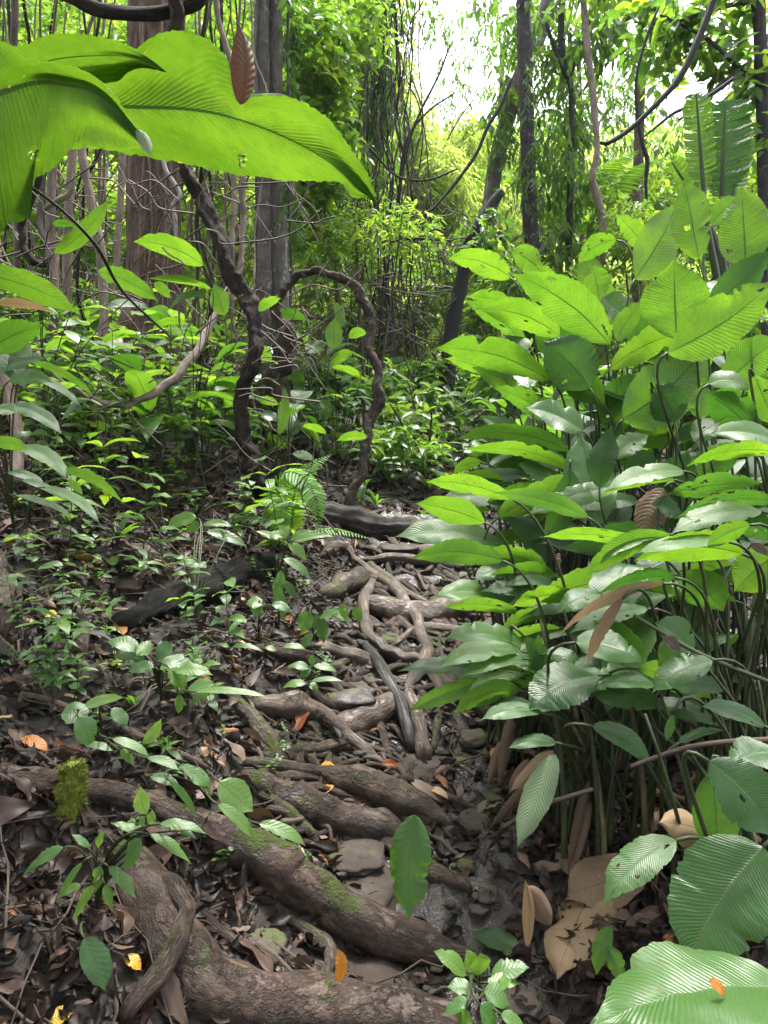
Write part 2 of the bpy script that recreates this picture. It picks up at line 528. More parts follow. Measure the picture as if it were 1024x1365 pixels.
def mud_mat():
    k = NT('wet_forest_mud')
    pos = k.geo().outputs['Position']
    xy = k.n('SeparateXYZ', None, i0=pos)
    a = k.noise(pos, 3.0, 6, 0.6); b = k.noise(pos, 22.0, 6, 0.65); c = k.noise(pos, 110.0, 4, 0.6)
    col = k.ramp(b, [(0.32, (0.008, 0.006, 0.004)), (0.52, (0.013, 0.009, 0.007)), (0.72, (0.033, 0.022, 0.016))])
    col = k.mix(k.ramp(a, [(0.45, (0, 0, 0)), (0.7, (1, 1, 1))]), col, (0.028, 0.019, 0.014))
    # the trodden trail is wet: smoother film of water over greyer mud
    tx = k.math('ABSOLUTE', k.math('SUBTRACT', xy.outputs[0], XC - 0.02))
    trail = k.math('SUBTRACT', 1.0, k.math('MULTIPLY', tx, 2.0), clamp=True)
    trail = k.math('MULTIPLY', trail, k.math('LESS_THAN', xy.outputs[1], 5.5))
    wetm = k.ramp(k.math('ADD', k.math('MULTIPLY', k.noise(pos, 5.5, 4), 0.9), k.math('MULTIPLY', trail, 0.30)), [(0.55, (0, 0, 0)), (0.66, (1, 1, 1))])
    col = k.mix(k.math('MULTIPLY', trail, 0.75), col, k.mix(b, (0.007, 0.005, 0.004), (0.032, 0.024, 0.019)))
    rg = k.mix(wetm, (0.8, 0.8, 0.8), (0.13, 0.13, 0.13))
    h = k.math('ADD', k.math('MULTIPLY', b, 0.8), k.math('ADD', k.math('MULTIPLY', c, 0.35), a))
    far = k.math('GREATER_THAN', xy.outputs[1], 20.0)
    col = k.mix(far, col, k.mix(b, (0.03, 0.06, 0.012), (0.07, 0.12, 0.02)))
    p = k.n('BsdfPrincipled', None, Base_Color=col, Roughness=rg, Normal=k.bump(h, 0.55, 0.025), Specular_IOR_Level=0.5)
    return k.surf(p.outputs[0])


def rock_mat():
    k = NT('wet_trail_stone')
    pos = k.obj()
    a = k.noise(pos, 5.0, 6, 0.6); b = k.noise(pos, 45.0, 5, 0.6)
    col = k.ramp(a, [(0.3, (0.016, 0.012, 0.010)), (0.55, (0.05, 0.038, 0.031)), (0.75, (0.10, 0.082, 0.069))])
    col = k.mix(k.math('MULTIPLY', b, 0.6), col, (0.03, 0.022, 0.017))
    nz = k.n('SeparateXYZ', None, i0=k.geo().outputs['Normal']).outputs[2]
    mm = k.ramp(k.math('ADD', k.noise(pos, 8.0, 4), k.math('MULTIPLY', nz, 0.05)), [(0.60, (0, 0, 0)), (0.66, (1, 1, 1))])
    col = k.mix(k.math('MULTIPLY', mm, 0.8), col, (0.045, 0.06, 0.012))
    rg = k.ramp(k.noise(pos, 6.0, 3), [(0.36, (0.42,) * 3), (0.5, (0.85,) * 3)])
    p = k.n('BsdfPrincipled', None, Base_Color=col, Roughness=rg, Specular_IOR_Level=0.3, Normal=k.bump(k.math('ADD', a, k.math('MULTIPLY', b, 0.5)), 0.8, 0.015))
    return k.surf(p.outputs[0])


def plain_mat(name, c0, c1, rough=0.6, scale=30.0):
    k = NT(name)
    n = k.noise(k.obj(), scale, 4)
    p = k.n('BsdfPrincipled', None, Base_Color=k.mix(n, c0, c1), Roughness=rough, Normal=k.bump(n, 0.4, 0.004))
    return k.surf(p.outputs[0])


M = {}
M['broad'] = leaf_mat('broad_leaf', [(0, (0.014, 0.048, 0.012)), (0.5, (0.035, 0.10, 0.022)), (1, (0.07, 0.16, 0.022))],
                      [(0, (0.05, 0.16, 0.014)), (0.5, (0.11, 0.27, 0.018)), (1, (0.20, 0.38, 0.018))], tf=0.50, rough=0.36, veins=30, spots=0.16, rib=(0.07, 0.11, 0.035), bump=0.45)
M['overhang'] = leaf_mat('overhanging_leaf', [(0, (0.03, 0.09, 0.015)), (1, (0.06, 0.15, 0.02))],
                         [(0, (0.085, 0.185, 0.010)), (1, (0.155, 0.285, 0.014))], tf=0.62, rough=0.5, veins=62, spots=0.16, bump=0.3, sscale=70.0, scol=(0.30, 0.26, 0.02), vcon=.13)
M['ribbed'] = leaf_mat('ribbed_leaf', [(0, (0.022, 0.07, 0.020)), (0.5, (0.048, 0.125, 0.030)), (1, (0.085, 0.18, 0.040))],
                       [(0, (0.10, 0.25, 0.02)), (1, (0.26, 0.48, 0.025))], tf=0.46, rough=0.30, veins=38, spots=0.18, rib=(0.13, 0.19, 0.08), bump=0.30, spec=0.5)
M['seed'] = leaf_mat('seedling_leaf', [(0, (0.022, 0.07, 0.018)), (0.5, (0.06, 0.145, 0.033)), (1, (0.11, 0.21, 0.04))],
                     [(0, (0.08, 0.20, 0.02)), (0.5, (0.20, 0.40, 0.032)), (1, (0.44, 0.66, 0.05))], tf=0.45, rough=0.36, spec=.5, veins=9, spots=0.10, bump=0.16, ribdark=0.3)
M['fern'] = leaf_mat('fern_leaf', [(0, (0.05, 0.15, 0.015)), (1, (0.10, 0.26, 0.02))], [(0, (0.24, 0.54, 0.02)), (1, (0.42, 0.76, 0.025))], tf=0.45, rough=0.45)
M['crown'] = leaf_mat('canopy_leaf', [(0, (0.018, 0.055, 0.016)), (0.5, (0.045, 0.115, 0.025)), (1, (0.09, 0.17, 0.028))],
                      [(0, (0.10, 0.24, 0.03)), (0.5, (0.26, 0.48, 0.04)), (1, (0.55, 0.74, 0.05))], tf=0.48, rough=0.40)
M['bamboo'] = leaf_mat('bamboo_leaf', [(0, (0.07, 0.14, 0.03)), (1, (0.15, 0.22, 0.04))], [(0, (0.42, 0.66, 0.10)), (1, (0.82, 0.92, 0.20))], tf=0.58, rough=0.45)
M['litter'] = leaf_mat('dead_leaf', [(0, (0.004, 0.0026, 0.002)), (0.4, (0.010, 0.0055, 0.004)), (0.64, (0.032, 0.017, 0.013)), (0.82, (0.13, 0.08, 0.062)), (0.93, (0.17, 0.05, 0.015)), (1, (0.40, 0.27, 0.14))],
                       [(0, (0.01, 0.006, 0.004)), (0.6, (0.08, 0.04, 0.02)), (1, (0.3, 0.16, 0.05))], tf=0.12, rough=0.52, spec=0.3, under=(0.05, 0.032, 0.026))
M['dry'] = leaf_mat('withered_leaf', [(0, (0.05, 0.028, 0.018)), (0.5, (0.16, 0.098, 0.064)), (1, (0.34, 0.225, 0.13))], [(0, (0.12, 0.06, 0.03)), (1, (0.55, 0.33, 0.15))],
                    tf=0.3, rough=0.6, veins=30, bump=0.5, under=(0.30, 0.2, 0.13), rib=(0.14, 0.08, 0.05))
M['yellow'] = leaf_mat('yellow_fallen_leaf', [(0, (0.42, 0.13, 0.02)), (0.5, (0.55, 0.26, 0.03)), (1, (0.62, 0.42, 0.05))], [(0, (0.5, 0.16, 0.02)), (1, (0.7, 0.45, 0.05))], tf=0.3, rough=0.45, veins=8, spots=0.12, bump=0.3, ribdark=0.3)
M['pale'] = leaf_mat('pale_fallen_leaf', [(0, (0.16, 0.24, 0.13)), (1, (0.26, 0.34, 0.18))], [(0, (0.2, 0.3, 0.1)), (1, (0.3, 0.42, 0.15))], tf=0.25, rough=0.5, veins=24, spots=0.1, bump=0.7, rib=(0.3, 0.36, 0.2))
M['petiole'] = bark_mat('leaf_stalk', (0.014, 0.020, 0.008), (0.035, 0.052, 0.016), (0.075, 0.10, 0.028), su=6, sv=6, rough=0.5, bump=0.3, dist=0.003)
M['twig'] = bark_mat('brown_twig', (0.03, 0.02, 0.015), (0.075, 0.052, 0.038), (0.16, 0.12, 0.09), su=6, sv=9, bump=0.5, dist=0.004)
M['root'] = bark_mat('root_bark', (0.011, 0.006, 0.004), (0.047, 0.028, 0.020), (0.145, 0.098, 0.076), su=9, sv=13, rough=0.72, bump=1.0, moss=0.68, mosscol=(0.03, 0.042, 0.008), wet=0.55, dist=0.018, crackf=.45, spec=.28)
M['rootmoss'] = bark_mat('mossy_root_bark', (0.02, 0.013, 0.009), (0.06, 0.041, 0.029), (0.12, 0.088, 0.068), su=9, sv=13, rough=0.65, bump=0.9, moss=0.8, mosscol=(0.038, 0.05, 0.009), dist=0.014)
M['rootwet'] = bark_mat('wet_black_root', (0.006, 0.005, 0.005), (0.016, 0.014, 0.013), (0.05, 0.042, 0.038), su=9, sv=4, rough=0.6, bump=1.0, wet=0.5, dist=0.008)
M['rotten'] = bark_mat('rotten_wood', (0.0015, 0.0013, 0.001), (0.005, 0.004, 0.0035), (0.02, 0.016, 0.013), su=26, sv=2.4, rough=0.7, bump=1.0, dist=0.03, spec=0.15)
M['logbark'] = bark_mat('old_log_bark', (0.010, 0.008, 0.006), (0.035, 0.027, 0.021), (0.13, 0.105, 0.085), su=22, sv=2.0, rough=0.6, bump=1.0, wet=0.5, dist=0.02)
M['vinebark'] = bark_mat('dark_vine_bark', (0.003, 0.002, 0.002), (0.013, 0.008, 0.0065), (0.085, 0.058, 0.046), su=12, sv=8, rough=0.8, bump=1.0, dist=0.02, crackf=1.0, spec=.2)
M['vinerough'] = bark_mat('scaly_vine_bark', (0.010, 0.006, 0.004), (0.04, 0.024, 0.018), (0.13, 0.085, 0.064), su=10, sv=26, rough=0.8, bump=1.0, lichen=0.3, moss=.45, dist=0.016)
M['redbark'] = bark_mat('stringy_red_bark', (0.04, 0.020, 0.014), (0.16, 0.088, 0.064), (0.33, 0.215, 0.17), su=46, sv=3.2, rough=0.85, bump=1.0, dist=0.03)
M['greybark'] = bark_mat('grey_trunk_bark', (0.05, 0.042, 0.035), (0.125, 0.108, 0.092), (0.24, 0.215, 0.19), su=14, sv=2.5, rough=0.8, bump=0.6, lichen=0.5, moss=0.25)
M['darkbark'] = bark_mat('dark_trunk_bark', (0.012, 0.010, 0.013), (0.038, 0.031, 0.038), (0.10, 0.085, 0.098), su=16, sv=5, rough=0.8, bump=0.9, lichen=0.25)
M['blackbark'] = bark_mat('black_trunk_bark', (0.004, 0.004, 0.005), (0.012, 0.011, 0.013), (0.035, 0.032, 0.034), su=14, sv=4, rough=0.7, bump=0.9)
M['paleliana'] = bark_mat('pale_liana_bark', (0.10, 0.07, 0.055), (0.24, 0.175, 0.14), (0.40, 0.32, 0.265), su=8, sv=5, rough=0.75, bump=0.7, dist=0.008)
M['whitevine'] = bark_mat('white_vine_bark', (0.25, 0.23, 0.21), (0.42, 0.40, 0.37), (0.6, 0.58, 0.55), su=6, sv=6, rough=0.7, bump=0.3)
M['moss'] = plain_mat('thick_moss', (0.06, 0.08, 0.008), (0.21, 0.235, 0.025), 0.95, 55.0)
M['mud'] = mud_mat()
M['rock'] = rock_mat()
M['straw'] = bark_mat('dry_stalk', (0.05, 0.038, 0.018), (0.12, 0.095, 0.045), (0.22, 0.18, 0.10), su=5, sv=8, rough=0.6, bump=0.4, dist=0.003)
M['russet'] = leaf_mat('russet_dead_leaf', [(0, (0.015, 0.008, 0.006)), (0.5, (0.11, 0.035, 0.012)), (1, (0.25, 0.085, 0.02))], [(0, (0.03, 0.01, 0.005)), (1, (0.30, 0.09, 0.02))], tf=0.25, rough=0.6, veins=12, bump=0.6)
M['rootpale'] = bark_mat('worn_root_bark', (0.025, 0.016, 0.012), (0.10, 0.070, 0.055), (0.25, 0.19, 0.158), su=9, sv=13, rough=0.6, bump=1.0, moss=0.45, mosscol=(0.03, 0.042, 0.008), wet=0.66, dist=0.014, crackf=.4)
# ---------------------------------------------------------------- ground
def make_ground():
    ys = np.concatenate([np.arange(-3, 0.6, 0.3), np.arange(0.6, 3.3, 0.014), np.arange(3.3, 5.6, 0.026), np.geomspace(5.6, 170, 120)])
    xs = np.concatenate([-np.geomspace(160, 2.62, 70), np.arange(-2.6, 2.2, 0.017), np.geomspace(2.22, 160, 70)])
    X, Y = np.meshgrid(xs, ys)
    Z = H(X, Y)
    nx, ny = len(xs), len(ys)
    mb = MB()
    i = (np.arange(ny - 1)[:, None] * nx + np.arange(nx - 1)[None, :]).ravel()
    mb.add(np.stack([X, Y, Z], -1), np.stack([i, i + 1, i + 1 + nx, i + nx], -1), np.stack([X, Y], -1))
    o = mb.build('ground', M['mud'])
    tag(o, kind='structure')


make_ground()


def dab(u, v, h):
    """Depth where the ray through (u, v) comes within h of the ground."""
    d0 = FWD + RIGHT * ((u - 512) / F) + UP * ((682.5 - v) / F)
    p = CAM + _ts[:, None] * d0
    below = p[:, 2] < H(p[:, 0], p[:, 1]) + h
    return float(_ts[int(np.argmax(below))]) if below.any() else 8.0


def root(label, pts, mat='root', lift=0.35, name='root', cat='root', seg=14, amp=0.16, freq=9.0, lobes=5, lamp=0.035, group=None, dmax=None, flat=1.0, seed=3, smoothd=True, taper=True):
    P = []
    for u, v, r in pts:
        d = dab(u, v, 0.03)
        rm = r * d / F
        d = dab(u, v, rm * lift)
        P.append([u, v, d, r])
    if smoothd and len(P) > 3:                       # keep the run of depths even
        D = [p[2] for p in P]
        for i in range(1, len(P) - 1): P[i][2] = 0.25 * D[i - 1] + 0.5 * D[i] + 0.25 * D[i + 1]
    if taper:                                        # the ends sink into the soil
        rng = np.random.default_rng(int(pts[0][0] * 7 + pts[0][1]))
        for e, nb in ((0, 1), (-1, -2)):
            q, w = P[e], P[nb]
            ext = [q[0] + 0.6 * (q[0] - w[0]), q[1] + 0.6 * (q[1] - w[1]) + q[3] * 1.2, q[2] + 0.02, max(0.8, q[3] * 0.45)]
            if e == 0: P.insert(0, ext)
            else: P.append(ext)
        Q = []
        for i in range(len(P) - 1):                  # knots and kinks between the given points
            a, b = P[i], P[i + 1]; Q.append(a)
            r_ = (a[3] + b[3]) / 2
            Q.append([(a[0] + b[0]) / 2 + rng.normal(0, .2) * min(r_, 9), (a[1] + b[1]) / 2 + rng.normal(0, .2) * min(r_, 9), (a[2] + b[2]) / 2, r_ * (1 + rng.uniform(-.14, .2) * min(1, 7 / r_))])
        P = Q + [P[-1]]
    mb = MB()
    p = pix_tube(mb, P, seg=max(seg, 18) + 8, n=11, amp=amp * 1.3, freq=freq, lobes=lobes, lamp=lamp, twist=6, seed=seed, flat=flat, wob=0.008)
    return tag(mb.build(name, M[mat]), label, cat, group)


def rock(label, u, v, ru, rv, dz=0.0, seed=1, name='rock', cat='rock', mat='rock', depthf=1.0):
    d = dab(u, v, 0.02)
    c = at(u, v, d) + np.array([0, 0, dz])
    a, b = ru * d / F, rv * d / F
    n1, n2 = 40, 24
    th = np.linspace(0, 2 * PI, n1 + 1); ph = np.linspace(-PI / 2, PI / 2, n2)
    D = np.stack([np.cos(ph)[:, None] * np.cos(th)[None], np.cos(ph)[:, None] * np.sin(th)[None], np.sin(ph)[:, None] * np.ones((1, n1 + 1))], -1)
    D = np.sign(D) * np.abs(D) ** 0.8
    P = D * np.array([a, a * depthf, b * 0.55])
    P = P * (1 + 0.16 * vn(D * 2.0 + seed * 3.1, seed) + 0.07 * vn(D * 5.0 + seed, seed + 1) + 0.025 * vn(D * 14.0, seed + 2))[..., None]
    mb = MB(); w = n1 + 1
    i = (np.arange(n2 - 1)[:, None] * w + np.arange(n1)[None]).ravel()
    uv = np.stack(np.broadcast_arrays(th[None] / 2, ph[:, None]), -1)
    mb.add(P + c, np.stack([i, i + 1, i + 1 + w, i + w], -1), uv)
    return tag(mb.build(name, M[mat]), label, cat)


# roots of the stepped trail, from the front to the top
root('massive smooth brown root sweeping along the bottom edge of the trail', [(140, 1118, 14), (172, 1150, 26), (196, 1195, 36), (222, 1258, 44), (270, 1318, 48), (350, 1346, 45), (440, 1352, 41), (530, 1360, 38), (600, 1374, 34)], lift=0.0, seg=24, amp=0.13, freq=6)
root('thin brown root curving over the massive root beside the leafy fern-like plant', [(195, 1150, 7), (228, 1178, 10), (248, 1215, 12), (235, 1258, 13), (205, 1310, 13), (172, 1348, 11)], lift=4.0, amp=0.14)
root('thin pale root with green moss running down between two thick roots', [(250, 1205, 7), (285, 1238, 9), (312, 1258, 8), (355, 1283, 6), (398, 1297, 3)], lift=0.9)
root('thick gnarled brown root with a knob descending across the trail', [(215, 1078, 16), (262, 1102, 22), (318, 1130, 27), (368, 1150, 35), (400, 1182, 29), (452, 1214, 27), (512, 1243, 28), (572, 1266, 25), (625, 1283, 12)], lift=0.4, seg=22, amp=0.18, freq=7)
root('mossy brown root lying level on the left bank beside the moss stub', [(-30, 1022, 18), (30, 1042, 20), (90, 1052, 19), (150, 1060, 20), (205, 1074, 18)], lift=0.25, seg=18)
root('brown root with a long dark hollow crossing under a yellow leaf', [(322, 1036, 9), (372, 1060, 17), (420, 1082, 23), (470, 1098, 25), (515, 1108, 22), (552, 1126, 10)], lift=0.35, seg=18, amp=0.2)
root('broad flat greyish root forming a step behind the hollow root', [(425, 1030, 10), (462, 1042, 20), (510, 1060, 24), (555, 1078, 22), (598, 1098, 9)], lift=0.3, seg=18, amp=0.12)
root('dark mossy root slanting down from the left bank beside dead leaves', [(305, 925, 7), (330, 950, 12), (352, 980, 12), (372, 1010, 9), (402, 1048, 6)], mat='rootmoss', lift=1.0)
root('curved root with a mossy shoulder and a bare brown tip on wet mud', [(352, 938, 13), (392, 940, 18), (428, 956, 15), (458, 980, 10), (490, 1004, 8), (520, 1024, 5)], mat='rootpale', lift=0.9, seg=16)
root('short stubby root poking out level under the mossy shoulder root', [(385, 1002, 7), (415, 999, 9), (440, 996, 10), (458, 994, 7)], lift=0.8)
root('low mossy root tucked under the short stubby root', [(338, 1018, 7), (375, 1022, 10), (405, 1026, 9), (430, 1030, 5)], mat='rootmoss', lift=0.8)
root('long winding root running down the middle of the steps into the mud', [(470, 742, 4), (490, 758, 5), (515, 776, 6), (535, 793, 7), (549, 815, 7), (559, 842, 7), (570, 864, 7), (562, 890, 8), (545, 913, 8), (551, 942, 9), (561, 975, 10), (566, 1006, 9)], mat='rootpale', lift=1.8, amp=0.2)
root('straight black wet root slanting beside the winding root', [(487, 862, 6), (506, 888, 8), (525, 924, 8), (538, 956, 8), (548, 994, 6)], mat='rootwet', lift=2.6, amp=0.08)
root('root looping down from a mossy knee and sweeping into a step', [(498, 776, 5), (487, 797, 7), (485, 825, 7), (492, 848, 8), (512, 866, 8), (538, 878, 8), (562, 881, 6)], mat='rootpale', lift=1.6)
root('short root bridging between the looping root and the winding root', [(512, 868, 4), (530, 856, 6), (549, 840, 4)], mat='rootpale', lift=2.2)
root('slim root lying level across the top step below the old log', [(488, 746, 4), (515, 744, 6), (550, 746, 7), (582, 749, 6), (612, 755, 4)], mat='rootpale', lift=1.4)
root('slim root slanting under the winding root to a wet step', [(494, 752, 4), (514, 768, 6), (542, 790, 6), (560, 800, 5), (578, 808, 3)], mat='rootpale', lift=1.2)
root('tiny root end poking from mud below the old log', [(476, 726, 3), (492, 731, 5), (512, 739, 4)], lift=1.0)
root('thick wet grey root forming a shiny step under a ribbed leaf', [(498, 808, 12), (530, 818, 18), (575, 820, 19), (615, 814, 17), (656, 806, 10)], mat='rootpale', lift=0.5, seg=18, amp=0.2)
root('rounded mossy root hump beside the looping root', [(434, 792, 9), (455, 780, 15), (478, 774, 16), (500, 776, 8)], mat='rootmoss', lift=0.6)
root('low root running level behind the long winding root under the wet step', [(556, 836, 5), (582, 839, 7), (612, 841, 5)], mat='rootpale', lift=1.0)
root('pale wet root lying in front of the old log', [(554, 734, 6), (585, 736, 9), (615, 734, 9), (640, 730, 5)], mat='rootpale', lift=0.6)
root('brown root arching level from the left bank to the steps', [(415, 862, 7), (442, 866, 10), (470, 874, 10), (492, 884, 9), (508, 897, 5)], mat='rootpale', lift=1.1)
root('rounded wet root slanting up the middle of the trail', [(448, 974, 12), (468, 966, 18), (498, 953, 18), (524, 936, 13), (540, 922, 6)], mat='rootpale', lift=0.5, seg=18)
root('dangling mossy root curving down beside the winding root', [(570, 894, 4), (584, 915, 6), (588, 942, 6), (582, 968, 6), (577, 1000, 4)], mat='rootmoss', lift=2.2)
root('bent mossy root ending among small stones', [(590, 920, 4), (604, 942, 5), (615, 965, 6), (616, 988, 6), (607, 1010, 4)], mat='rootmoss', lift=1.8)
root('brown root sloping right from the steps towards the broad leaves', [(580, 902, 5), (605, 915, 8), (626, 930, 10), (650, 948, 9), (690, 972, 6)], lift=1.4)
root('thick dark root lying under the ribbed leaves at the trail edge', [(600, 900, 8), (628, 906, 13), (655, 920, 14), (682, 940, 9)], lift=0.7)
root('thick brown root emerging from the bank beneath slim seedlings', [(350, 866, 10), (378, 872, 15), (405, 882, 14), (430, 892, 8)], lift=0.7)
root('thin root crossing the bank towards the mossy shoulder root', [(396, 905, 4), (418, 925, 6), (436, 940, 6), (450, 952, 4)], lift=1.4)
root('weathered brown root standing out of the left bank at its edge', [(-20, 690, 9), (-8, 740, 13), (4, 785, 17), (-4, 840, 20)], mat='root', lift=0.0, seg=18, lobes=5, lamp=0.16, amp=.25)
root('thin upright root hanging from the bank at the small stem cluster', [(108, 820, 6), (112, 845, 8), (106, 880, 8), (100, 905, 6)], lift=2.0)
root('mossy dark root hidden under the hollow root at the front', [(352, 1062, 6), (385, 1085, 10), (410, 1110, 9), (425, 1130, 5)], mat='rootmoss', lift=0.5)
root('brown root running into the mud beneath the torn green leaf', [(505, 1120, 8), (545, 1145, 14), (585, 1165, 14), (620, 1180, 8)], lift=0.4)
root('mossy rootlets trailing under the thick gnarled root', [(378, 1225, 5), (405, 1238, 9), (430, 1256, 11), (440, 1280, 8), (432, 1310, 4)], mat='rootmoss', lift=1.0)
root('mossy thin roots at the left foot of the black root', [(430, 740, 6), (447, 728, 9), (462, 730, 7), (470, 745, 5)], mat='rootmoss', lift=1.0)
root('slim brown root lying under the left bank by an orange leaf', [(-20, 915, 3), (60, 930, 5), (130, 955, 6), (190, 985, 6), (250, 1010, 4)], mat='twig', lift=1.5, amp=0.08)

# logs
root('crumbling black rotten log lying on the left bank', [(160, 836, 16), (205, 818, 23), (255, 798, 27), (305, 779, 26), (352, 758, 20)], mat='rotten', lift=0.3, name='log', cat='log', seg=30, amp=0.24, freq=11, lobes=7, lamp=0.06)
root('old dark log with peeling bark lying across the top of the steps', [(430, 684, 13), (470, 694, 17), (515, 704, 17), (560, 709, 15), (620, 708, 12)], mat='logbark', lift=0.8, name='log', cat='log', seg=26, amp=0.2, freq=9, lobes=9, lamp=0.05)
root('broken dark branch leaning on the leaf litter of the bank', [(203, 668, 7), (222, 638, 8), (242, 605, 7), (256, 580, 5)], mat='vinebark', lift=1.2, name='branch', cat='branch', smoothd=False)

# stones
rock('smooth wide brown stone set in the mud left of the torn green leaf', 482, 1176, 52, 34, -0.03, 3)
rock('dark wet stone under the thick gnarled root', 345, 1256, 34, 24, -0.02, 5)
rock('low grey stone beside the orange leaf on the lowest step', 500, 1300, 48, 26, -0.03, 7)
rock('moss-covered stone at the bottom edge of the trail', 560, 1345, 50, 26, -0.02, 9, mat='rock')
rock('small grey stone at the trail edge beside the bent mossy root', 632, 985, 20, 17, 0.0, 11)
rock('tiny brown stone next to the small grey stone', 655, 1005, 12, 9, 0.0, 13)
rock('flat wet stone layered under the arching brown root', 462, 918, 42, 18, -0.02, 15)
rock('flat stone slab in the step above the wet black root', 505, 905, 30, 12, -0.015, 17)
rock('round stone half sunk in mud near the hollow root', 575, 1050, 26, 12, -0.02, 19)
rock('dark stone under the old log at the top of the steps', 530, 728, 26, 9, -0.01, 21)

# moss stub
d = dab(96, 1080, 0.02)
mb = MB()
pix_tube(mb, [(92, 1088, d, 14), (95, 1060, d, 14), (98, 1032, d, 14), (96, 1018, d, 10)], seg=26, n=14, amp=0.35, freq=45)
rm = np.random.default_rng(4)
vv = np.concatenate(mb.v); ii = rm.integers(0, len(vv), 2600); cc = vv.mean(0)
oo = nrm(vv[ii] - np.array([cc[0], cc[1], 0]) * [1, 1, 0] - vv[ii] * [0, 0, 1]) + rm.normal(0, .5, (2600, 3)) + [0, 0, .35]
leaf6(mb, vv[ii], oo, rand_dirs(2600, rm), rm.uniform(.006, .016, 2600), .003, .5)
tag(mb.build('stump', M['moss']), 'short stub wrapped in thick yellow-green moss on the left bank', 'stump')

# thin rootlets and pebbles of the steps
rt = np.random.default_rng(17)
for k in range(330):
    u, v = rt.uniform(340, 660), rt.uniform(735, 1120)
    if u > 560 + (1120 - v) * 0.35 or u < 560 - (v - 700) * 0.75: continue
    a = rt.choice([rt.uniform(-.3, .5), rt.uniform(.5, 1.6)]); ln = rt.uniform(35, 120); r = rt.uniform(1.2, 4.8) * (0.7 + 0.5 * (v - 700) / 400)
    pts = []
    for q in np.linspace(0, 1, 5):
        pts.append((u + math.cos(a) * ln * q + rt.normal(0, 5), v + math.sin(a) * ln * q * .8 + rt.normal(0, 4), r * (1 - .5 * q)))
    root('thin rootlet snaking over the muddy root steps', pts, ('root', 'rootmoss', 'rootwet', 'twig')[int(rt.integers(4))], lift=rt.uniform(.8, 2.5), name='rootlet', group='thin rootlets of the steps', lobes=0, seg=6)
for k in range(90):                                     # middling roots of the steps
    v = rt.uniform(742, 1090); u = rt.uniform(560 - (v - 700) * .65, 545 + (1120 - v) * .28)
    a = rt.normal(.25, .45) if rt.random() < .7 else rt.uniform(.7, 1.5)
    ln = rt.uniform(50, 130); r = rt.uniform(3.5, 8.0) * (0.65 + 0.6 * (v - 700) / 400); sg = rt.choice([-1, 1])
    pts = []
    for q in np.linspace(-.5, .5, 6):
        pts.append((u + math.cos(a) * ln * q, v + math.sin(a) * ln * q * .7 + sg * 14 * (q * q * 4 - .5) + rt.normal(0, 3), r * (1 - .5 * (q + .5))))
    root('gnarled root of middling size woven into the root steps of the trail', pts, ('root', 'rootmoss', 'root')[k % 3], lift=rt.uniform(.4, 1.3), group='middling roots woven into the steps', seg=8)
for k in range(10):
    u, v = rt.uniform(60, 420), rt.uniform(880, 1200); a = rt.uniform(-.2, 1.0); ln = rt.uniform(60, 140); r = rt.uniform(2, 5)
    root('thin rootlet creeping over the dark soil of the lower left bank', [(u + math.cos(a) * ln * q + rt.normal(0, 6), v + math.sin(a) * ln * q * .8 + rt.normal(0, 5), r * (1 - .5 * q)) for q in np.linspace(0, 1, 5)], ('root', 'twig')[k % 2], lift=1.5, name='rootlet', group='thin rootlets of the left bank', lobes=0, seg=6)
for k in range(46):
    u, v = rt.uniform(430, 720), rt.uniform(840, 1330)
    if u < 640 - (v - 840) * .1 and k % 3: u = rt.uniform(600, 720)
    rock('small dark pebble stuck in the mud of the trail', u, v, rt.uniform(4, 13), rt.uniform(3, 8), 0.0, int(rt.integers(500)), name='pebble', cat='pebble')['group'] = 'pebbles on the trail'
for lab, u, v, ru, rv, sd in [('angular stone half buried in mud right of the torn green leaf', 640, 1090, 26, 14, 41), ('wet stone at the trail edge below the hanging ribbed leaves', 690, 1040, 22, 13, 43),
                              ('dark stone sunk in the mud in front of the pointed tan leaf', 690, 1330, 30, 16, 45), ('wide wet stone slab at the foot of the winding root', 540, 1022, 52, 10, 47), ('grey stone under the looping root', 520, 850, 22, 12, 49),
                              ('rough stone between the hollow root and the gnarled root', 470, 1135, 40, 14, 51), ('stone at the right end of the wet grey root step', 668, 830, 24, 14, 53)]:
    rock(lab, u, v, ru, rv, -0.01, sd)
# ---------------------------------------------------------------- broad-leaved plants on the right
CL = [  # x, y, stalks, filler, label
    (0.78, 3.10, 9, 7, 'tall broad-leaved plant with bright arching leaves reaching left over the trail top'),
    (1.10, 2.95, 9, 7, 'tall broad-leaved plant with upright paddle leaves in the middle of the clump'),
    (1.30, 2.60, 6, 5, 'broad-leaved plant with an oval glowing leaf at the upper right edge'),
    (0.62, 2.72, 9, 4, 'broad-leaved plant with long thin leaves reaching over the old log'),
    (0.88, 2.35, 10, 4, 'broad-leaved plant holding one withered tan leaf and a tall striped grey-green leaf'),
    (1.16, 2.15, 8, 4, 'broad-leaved plant with stacked glossy leaves at the right edge'),
    (0.86, 1.86, 9, 2, 'broad-leaved plant with wide leaves shining white on top and a tattered brown leaf'),
    (0.46, 2.40, 6, 1, 'low broad-leaved plant with ribbed pale leaves hanging over the wet root step'),
    (0.60, 1.98, 9, 1, 'broad-leaved plant with drooping dark leaves and dense stalks at the trail edge'),
    (0.92, 1.66, 7, 1, 'broad-leaved plant with spotted dull leaves low behind the leaning stalk'),
    (0.72, 1.22, 2, 0, 'plant with large ribbed dark green leaves at the lower right'),
    (0.52, 0.98, 0, 0, 'plant with one huge glossy leaf carrying an orange fallen leaf, at the bottom right corner'),
]
plants = []
for (x, y, ns, nf, lab) in CL:
    plants.append(empty('broad_leaf_plant', onground(x, y), lab, 'plant', 'broad-leaved plants right of the trail'))


